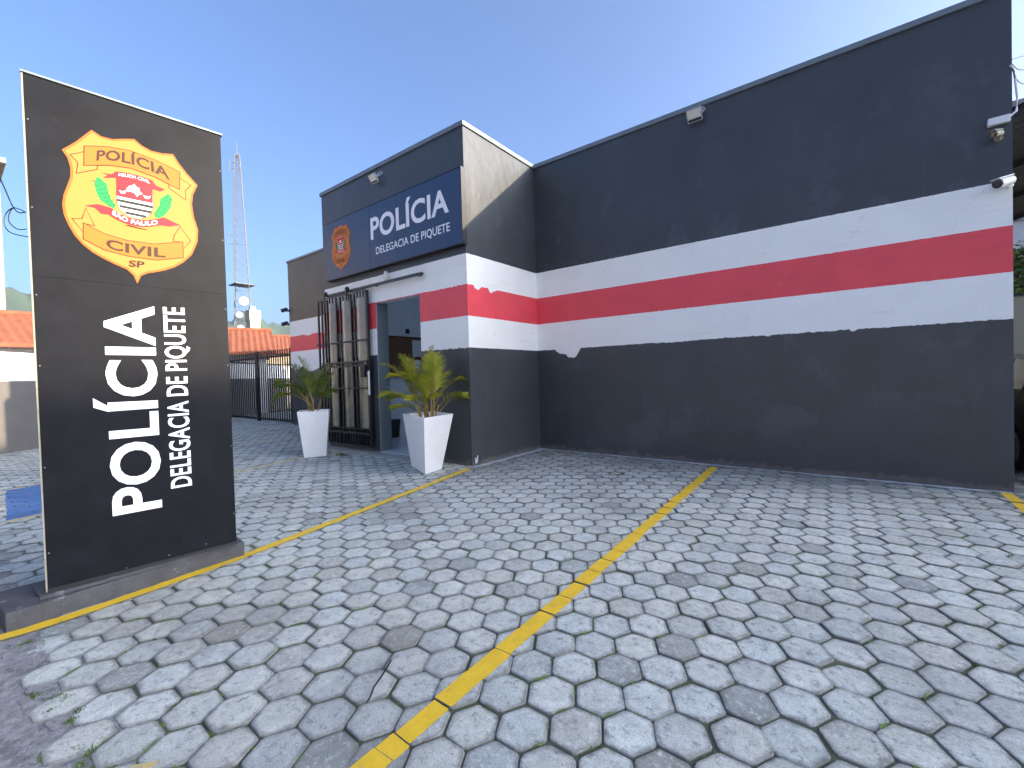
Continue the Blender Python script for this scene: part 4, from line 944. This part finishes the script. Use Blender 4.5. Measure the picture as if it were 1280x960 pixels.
def roof_gable(m, x0, x1, y0, y1, z0, z1, axis='x', over=0.4, th=0.12, mi=0, ridges=True):
    """tiled gable roof, rows of rounded tiles modelled as ribs"""
    if axis == 'x': fn = lambda a, b, z: (a, b, z); a0, a1, b0, b1 = x0 - over, x1 + over, y0 - over, y1 + over
    else: fn = lambda a, b, z: (b, a, z); a0, a1, b0, b1 = y0 - over, y1 + over, x0 - over, x1 + over
    bm_ = (b0 + b1) / 2; n = int((a1 - a0) / 0.125)
    for s_, e_ in ((b0, bm_), (b1, bm_)):
        vs = []
        for i in range(n + 1):
            a = a0 + (a1 - a0) * i / n; dz = 0.035 if i % 2 else 0
            vs += [fn(a, s_, z0 + dz), fn(a, e_, z1 + dz), fn(a, e_, z1 - th), fn(a, s_, z0 - th)]
        m.add(vs, [(4 * i + k, 4 * i + 4 + k, 4 * i + 4 + (k + 1) % 4, 4 * i + (k + 1) % 4) for i in range(n) for k in range(4)] + [(0, 1, 2, 3), (4 * n + 3, 4 * n + 2, 4 * n + 1, 4 * n)], mi)
    m.tube([fn(a0, bm_, z1 + 0.02), fn(a1, bm_, z1 + 0.02)], 0.11, 8, mi)
def local(o, rz, pts): c, s = math.cos(rz), math.sin(rz); return [(o[0] + c * x - s * y, o[1] + s * x + c * y, z) for x, y, z in pts]
def house(cx, cy, rz, wx, wy, zw, zr, axis, label, wall, wins=()):
    t = thing('house', (cx, cy, 0), label, 'house', None, rz)
    W_ = WM[t.name]
    def bld(m, name, mm, par=None): m.v = [tuple(W_ @ Vector(p)) for p in m.v]; return m.build(name, mm, par or t)
    m = MB(); m.box(-wx / 2, wx / 2, -wy / 2, wy / 2, -0.05, zw)
    if axis == 'x': tri = [(-wy / 2, zw), (wy / 2, zw), (0, zr - 0.15)]; fn = lambda u, v, d: (d, u, v); e = wx / 2
    else: tri = [(-wx / 2, zw), (wx / 2, zw), (0, zr - 0.15)]; fn = lambda u, v, d: (u, d, v); e = wy / 2
    m.prism([(a, b + 0.001) for a, b in tri], fn, -e, e); bld(m, 'wall', wall)
    m = MB(); roof_gable(m, -wx / 2, wx / 2, -wy / 2, wy / 2, zw + 0.02, zr, axis); bld(m, 'roof', 'tile')
    for (x, y, z0, z1, nx) in wins:
        m = MB(); 
        if nx: m.box(x - 0.02, x + 0.03, y - 0.6, y + 0.6, z0, z1)
        else: m.box(x - 0.6, x + 0.6, y - 0.02, y + 0.03, z0, z1)
        bld(m, 'window', 'darkglass')
    return t
# house behind the wall at the far left (roof slope faces the camera), houses beyond the gate
house(-24.2, 1.6, R(4), 5.4, 7.5, 2.9, 4.2, 'y', 'low house with orange tiled roof behind the wall left of the standing sign', 'whitehouse', ((2.7, 0, 1.1, 2.2, True),))
house(-24.9, 9.0, R(-21), 5.0, 3.1, 2.85, 4.15, 'y', 'small house with orange roof just beyond the boundary wall', 'whitehouse', ((2.5, 0, 1.0, 2.1, True),))
house(-33.0, 14.9, R(-24), 5.5, 9.5, 3.45, 4.75, 'y', 'long house with low orange roof beyond the driveway gate', 'housewall', ((2.75, 0, 1.0, 2.2, True), (2.75, 2.5, 1.0, 2.2, True)))
t = thing('apartment_block', (-31, 0.9, 0), 'tall pale yellow building at the far left edge', 'building')
mb = MB(); mb.box(-36, -26, -6, 1.72, -0.05, 10.2); mb.build('wall', 'housewall', t)
mb = MB(); mb.box(-36.2, -25.8, -6.2, 1.9, 10.201, 10.4); mb.build('roof', 'roofslab', t)
for yy in (-4.4, -2.4, -0.4):
    for zz in (1.2, 4.2, 7.2):
        m = MB(); m.box(-25.998, -25.95, yy - 0.5, yy + 0.5, zz, zz + 1.3); fr_ = m.build('window', 'darkglass', t)
        m = MB(); m.box(-25.996, -25.9, yy - 0.6, yy + 0.6, zz - 0.08, zz - 0.001); m.build('sill', 'whitehouse', fr_)
# water tower (beige column with cap)
D_ = 60; wc = Vector((-0.9250 * D_, 0.380 * D_, 0))
t = thing('water_tower', tuple(wc), 'beige water tower behind the tiled roofs', 'water tower')
mb = MB(); mb.box(wc.x - 0.55, wc.x + 0.55, wc.y - 0.55, wc.y + 0.55, 0, 8.6); mb.build('shaft', 'housewall', t)
mb = MB(); mb.box(wc.x - 0.62, wc.x + 0.62, wc.y - 0.62, wc.y + 0.62, 8.601, 9.9); mb.box(wc.x - 0.3, wc.x + 0.1, wc.y - 0.3, wc.y + 0.3, 9.9, 10.4); mb.build('tank', 'housewall', t)
# lattice tower
D_ = 90; tc_ = Vector((-0.9310 * D_, 0.3651 * D_, 0))
t = thing('radio_tower', tuple(tc_), 'tall grey lattice radio tower rising behind the tiled roofs', 'tower')
rad = lambda z: 1.75 * (1 - z / 41.0) ** 0.9 * 1.0 + 0.50
def leg(z, k): a = R(20) + k * math.pi / 2; return tc_ + Vector((rad(z) * math.cos(a), rad(z) * math.sin(a), z))
zs = [0]; 
while zs[-1] < 41: zs.append(min(41, zs[-1] + max(0.9, 1.15 * rad(zs[-1]))))
for k in range(4):
    m = MB(); m.tube([leg(z, k) for z in zs], 0.07, 6); m.build('leg', 'tower', t)
mb = MB()
for i in range(len(zs) - 1):
    for k in range(4):
        a, b = leg(zs[i], k), leg(zs[i + 1], (k + 1) % 4); c, d = leg(zs[i], (k + 1) % 4), leg(zs[i + 1], k)
        mb.bar(a, b, 0.05); mb.bar(c, d, 0.05); mb.bar(leg(zs[i + 1], k), leg(zs[i + 1], (k + 1) % 4), 0.05)
mb.build('bracing', 'tower', t)
mb = MB(); mb.tube([tc_ + Vector((0, 0, 40)), tc_ + Vector((0, 0, 42.3)), tc_ + Vector((0, 0, 43.3))], [0.09, 0.07, 0.03], 6); mb.build('spire', 'tower', t)
tocam = Vector((0.93, -0.36, 0)).normalized(); side = Vector((-tocam.y, tocam.x, 0))
for (sx, z, r) in ((0.15, 15.4, 0.72), (-0.55, 13.0, 0.5), (-0.45, 10.8, 0.5)):
    c = tc_ + side * sx + Vector((0, 0, z)) + tocam * (rad(z) + 0.1)
    m = MB(); m.lathe(c, tocam, [(0, 0.1), (0.02, r * 0.7), (0.22, r), (0.40, r), (0.42, r * 0.9)], 20); m.build('dish_antenna', 'dish', t)
for z, l in ((38.5, 1.3), (39.5, 1.1), (25.5, 1.5), (27.0, 1.2)):
    m = MB()
    m.bar(tc_ + Vector((0, 0, z)) - side * (rad(z) + l * 0.5), tc_ + Vector((0, 0, z)) + side * (rad(z) + 0.2), 0.06)
    m.tube([tc_ - side * (rad(z) + l * 0.5) + Vector((0, 0, z - 0.8)), tc_ - side * (rad(z) + l * 0.5) + Vector((0, 0, z + 0.8))], 0.07, 6); m.build('antenna', 'tower', t)
for i in range(9):
    z = 16.6; 
mb = MB(); mb.box(tc_.x - 1.6, tc_.x + 1.6, tc_.y - 1.6, tc_.y + 1.6, 18.4, 18.52); mb.build('platform', 'tower', t)
# mountains
def hills(a0, a1, dist, hgt, seed, name):
    rnd = random.Random(seed); m = MB(); nA, nR = 160, 14; vs = []
    ph = [rnd.uniform(0, 6.28) for _ in range(10)]
    for j in range(nR):
        for i in range(nA):
            a = a0 + (a1 - a0) * i / (nA - 1); t = j / (nR - 1); r = dist * (0.78 + 0.44 * t)
            prof = math.sin(math.pi * min(1, t / 1.0)) ** 0.8
            hh = hgt(math.degrees(a)) * prof * (1 + 0.10 * math.sin(a * 37 + ph[0]) + 0.06 * math.sin(a * 91 + ph[1] + 5 * t) + 0.03 * math.sin(a * 213 + ph[2] + 9 * t) + 0.015 * math.sin(a * 460 + ph[3]))
            vs.append((r * math.sin(a), r * math.cos(a), hh - 2))
    m.add(vs, [(j * nA + i, j * nA + i + 1, (j + 1) * nA + i + 1, (j + 1) * nA + i) for j in range(nR - 1) for i in range(nA - 1)])
    tag(m.build(name, 'mountain', smooth=True), kind='structure')
hills(R(-110), R(-30), 1900, lambda d: 285 if d < -80 else 238 - (d + 75) * 1.0, 4, 'hills')

# ================================================================ RIGHT: neighbour's yard
t = thing('parked_car', (2.35, 9.6, 0), 'black car parked beside the right end of the police station', 'car')
CX, CY = 2.62, 8.0   # left rear corner column
def cf(u, v, d): return (CX - 0.86 + d, CY + u, v)
prof = [(0, 0.32), (-0.03, 0.60), (0.02, 0.95), (0.10, 1.02), (0.42, 1.46), (0.75, 1.54), (1.75, 1.56), (2.35, 1.44), (2.95, 1.06), (3.85, 0.93), (4.10, 0.78), (4.16, 0.50), (4.12, 0.30)]
mb = MB(); n = len(prof); inset = lambda v: 0.0 if v < 1.03 else (v - 1.03) * 0.30
vs = [cf(u, v, inset(v)) for u, v in prof] + [cf(u, v, 1.72 - inset(v)) for u, v in prof]
mb.add(vs, [tuple(range(n)), tuple(range(2 * n - 1, n - 1, -1))] + [(i, n + i, n + (i + 1) % n, (i + 1) % n) for i in range(n)])
mb.build('body', 'carpaint', t, bevel=0.04)
for sd in (0, 1):
    xx = -0.004 if sd == 0 else 1.724
    for win in ([(0.50, 1.08), (0.66, 1.44), (1.35, 1.50), (1.35, 1.08)], [(1.42, 1.08), (1.42, 1.50), (2.2, 1.42), (2.75, 1.08)]):
        m = MB(); q = [(u, v) for u, v in win]
        m.add([cf(u, v, (inset(v) - 0.006) if sd == 0 else (1.726 - inset(v))) for u, v in q], [(0, 1, 2, 3)]); m.build('window', 'darkglass', t)
for u in (0.72, 3.35):
    for d0 in (-0.01, 1.53):
        m = MB(); c = Vector(cf(u, 0.31, d0)); m.lathe(c, (1, 0, 0), [(0, 0.22), (0.0, 0.29), (0.02, 0.31), (0.18, 0.31), (0.2, 0.29), (0.2, 0.2)], 28); wh = m.build('wheel', 'rubber', t)
        m = MB(); cc = c + Vector((-0.006 if d0 < 0 else 0.19, 0, 0)); m.lathe(cc, (1, 0, 0), [(0, 0.05), (0.002, 0.19), (0.014, 0.2)], 24); m.build('rim', 'alu', wh)
for d0 in (0.08, 1.36):
    m = MB(); m.box(CX - 0.86 + d0, CX - 0.86 + d0 + 0.28, CY - 0.045, CY - 0.005, 0.72, 0.95); m.build('tail_light', 'crimson', t)
m = MB(); m.box(CX - 0.86 - 0.02, CX + 0.88, CY - 0.06, CY + 0.1, 0.33, 0.52); m.build('bumper', 'plasticblack', t, bevel=0.02)
# back wall of the yard
t = thing('yard_wall', (6, 20.3, 0), 'cream yard wall beyond the parked car', 'wall')
mb = MB(); mb.box(1.5, 12, 20.2, 20.4, -0.05, 3.45); mb.build('wall', 'housewall', t)
mb = MB(); mb.box(1.45, 12, 20.15, 20.45, 3.451, 3.52); mb.build('coping', 'plinth', t)
# lean-to roof with dark underside
t = thing('carport_roof', (3, 9, 4.2), 'dark corrugated lean-to roof at the right edge of the building', 'roof')
mb = MB(); n = 60; vs = []
for i in range(n + 1):
    y = 7.9 + 8.0 * i / n; dz = 0.03 if i % 2 else 0
    vs += [(1.48, y, 4.45 + dz), (6.5, y, 5.9 + dz), (6.5, y, 5.88 + dz), (1.48, y, 4.43 + dz)]
mb.add(vs, [(4 * i + k, 4 * i + 4 + k, 4 * i + 4 + (k + 1) % 4, 4 * i + (k + 1) % 4) for i in range(n) for k in range(4)]); mb.build('sheet', 'plinth', t)
for y in (8.0, 10.5, 13.0, 15.7):
    m = MB(); m.bar((1.5, y, 4.38), (6.5, y, 5.8), 0.07, 0.10); m.build('rafter', 'black', t)
for x, z in ((3.0, 4.82), (6.4, 5.75)):
    for y in (10.5, 15.7):
        m = MB(); m.bar((x, y, 0), (x, y, z - 0.08), 0.09); m.build('post', 'black', t)
# house with the grid window at the back right
t = thing('back_building', (8, 27.5, 0), 'pale building with a gridded window behind the lean-to roof', 'building')
mb = MB(); mb.box(2.2, 14, 24.5, 31, -0.05, 10.8); mb.build('wall', 'whitehouse', t)
mb = MB(); mb.box(2.0, 14.2, 24.3, 31.2, 10.801, 11.0); mb.build('roof', 'roofslab', t)
for x in (5.1, 8.1, 11.1):
    m = MB(); m.box(x - 0.9, x + 0.9, 24.44, 24.499, 6.7, 9.0); wi = m.build('window', 'darkglass', t)
    m = MB()
    for k in range(4): m.box(x - 0.9 + k * 0.6 - 0.04, x - 0.9 + k * 0.6 + 0.04, 24.40, 24.438, 6.7, 9.0)
    for k in range(6): m.box(x - 0.9, x + 0.9, 24.36, 24.398, 6.7 + k * 0.46 - 0.04, 6.7 + k * 0.46 + 0.04)
    m.build('frame', 'alu', wi)
def tree(x, y, h, rad_, label, m_, seed, nleaf=4200, leaf=0.09):
    rnd = random.Random(seed); t = thing('tree', (x, y, 0), label, 'tree')
    m = MB(); m.tube([(x, y, 0), (x + 0.05, y, h * 0.3), (x - 0.04, y + 0.05, h * 0.55)], [0.14, 0.11, 0.07], 9)
    lobes = []
    for i in range(15):
        a = rnd.uniform(0, 6.28); el = rnd.uniform(-0.2, 1.2); rr = rad_ * rnd.uniform(0.4, 0.85)
        c = Vector((x + rr * math.cos(a) * math.cos(el), y + rr * math.sin(a) * math.cos(el), h * 0.62 + rr * 1.0 * math.sin(el)))
        lobes.append((c, rad_ * rnd.uniform(0.25, 0.42))); m.tube([(x, y, h * rnd.uniform(0.3, 0.5)), tuple(c)], [0.05, 0.015], 6)
    m.build('trunk', 'bark', t)
    m = MB()
    for i in range(nleaf):
        c, r = rnd.choice(lobes); v = Vector((rnd.gauss(0, 1), rnd.gauss(0, 1), rnd.gauss(0, 1))).normalized() * r * rnd.uniform(0.5, 1.05)
        p = c + v; d = (v.normalized() + Vector((rnd.gauss(0, .6), rnd.gauss(0, .6), rnd.gauss(0, .6)))).normalized()
        a = d.cross(Vector((0.3, 0.2, 1))).normalized() * leaf * rnd.uniform(0.6, 1.2); b = d.cross(a).normalized() * leaf * 0.5
        m.add([p - a, p + b, p + a, p - b], [(0, 1, 2, 3)], 0 if rnd.random() < 0.6 else 1)
    m.build('crown', m_, t)
tree(4.9, 21.9, 6.2, 1.6, 'leafy green tree behind the cream yard wall', ['leafdark', 'leaflight'], 31, 5200, 0.10)
# unseen buildings added on the right, shaped to keep the forecourt in shade
def block(x0, x1, y0, y1, z, label, wall, seed):
    t = thing('shade_building', ((x0 + x1) / 2, (y0 + y1) / 2, 0), label, 'building')
    m = MB(); m.box(x0, x1, y0, y1, -0.05, z - 0.25); m.build('wall', wall, t)
    m = MB(); m.box(x0 - 0.1, x1 + 0.1, y0 - 0.0, y1 + 0.0, z - 0.249, z); m.build('roof', 'roofslab', t)
    k = 0; y = y0 + 1.5
    while y < y1 - 1:
        for zz in (1.0, 4.2, 7.4, 10.6):
            m = MB(); m.box(x0 - 0.03, x0 - 0.001, y - 0.6, y + 0.6, zz, zz + 1.3); wi = m.build('window', 'darkglass', t)
            m = MB(); m.box(x0 - 0.09, x0 - 0.0015, y - 0.7, y + 0.7, zz - 0.08, zz - 0.001); m.build('sill', 'whitehouse', wi)
        y += 3.0
block(32, 38, 11.5, 17.2, 13.8, 'unseen four storey cream building added on the right to shade the forecourt', 'housewall', 1)
block(32, 33, 17.25, 20.5, 16.3, 'unseen narrow five storey white building added for shade beside the cream one', 'whitehouse', 2)

# unseen houses across the street, behind the camera, added for sunlit bounce
house(-14, -14.5, 0, 13, 7, 3.6, 5.6, 'x', 'unseen cream house with orange roof, added across the street for bounce light', 'housewall', ((-3, 3.5, 1, 2.3, False), (3, 3.5, 1, 2.3, False)))
house(1.5, -15, 0, 13, 8, 4.2, 6.2, 'x', 'unseen white house with orange roof, added across the street for bounce light', 'whitehouse', ((-3, 4.0, 1, 2.3, False), (3, 4.0, 1, 2.3, False)))

# the air: pale haze that the far hills fade into
mb = MB(); mb.box(-2600, 400, -500, 2300, -1.0, 300)
hz = bpy.data.materials.new('haze'); hz.use_nodes = True; hn = hz.node_tree
hn.nodes.remove(hn.nodes['Principled BSDF']); pv = hn.nodes.new('ShaderNodeVolumePrincipled')
pv.inputs['Color'].default_value = (0.70, 0.84, 1.0, 1); pv.inputs['Density'].default_value = 0.00014; pv.inputs['Anisotropy'].default_value = 0.2
hn.links.new(pv.outputs[0], hn.nodes['Material Output'].inputs['Volume'])
MT['haze'] = hz
tag(mb.build('haze', 'haze'), kind='stuff')
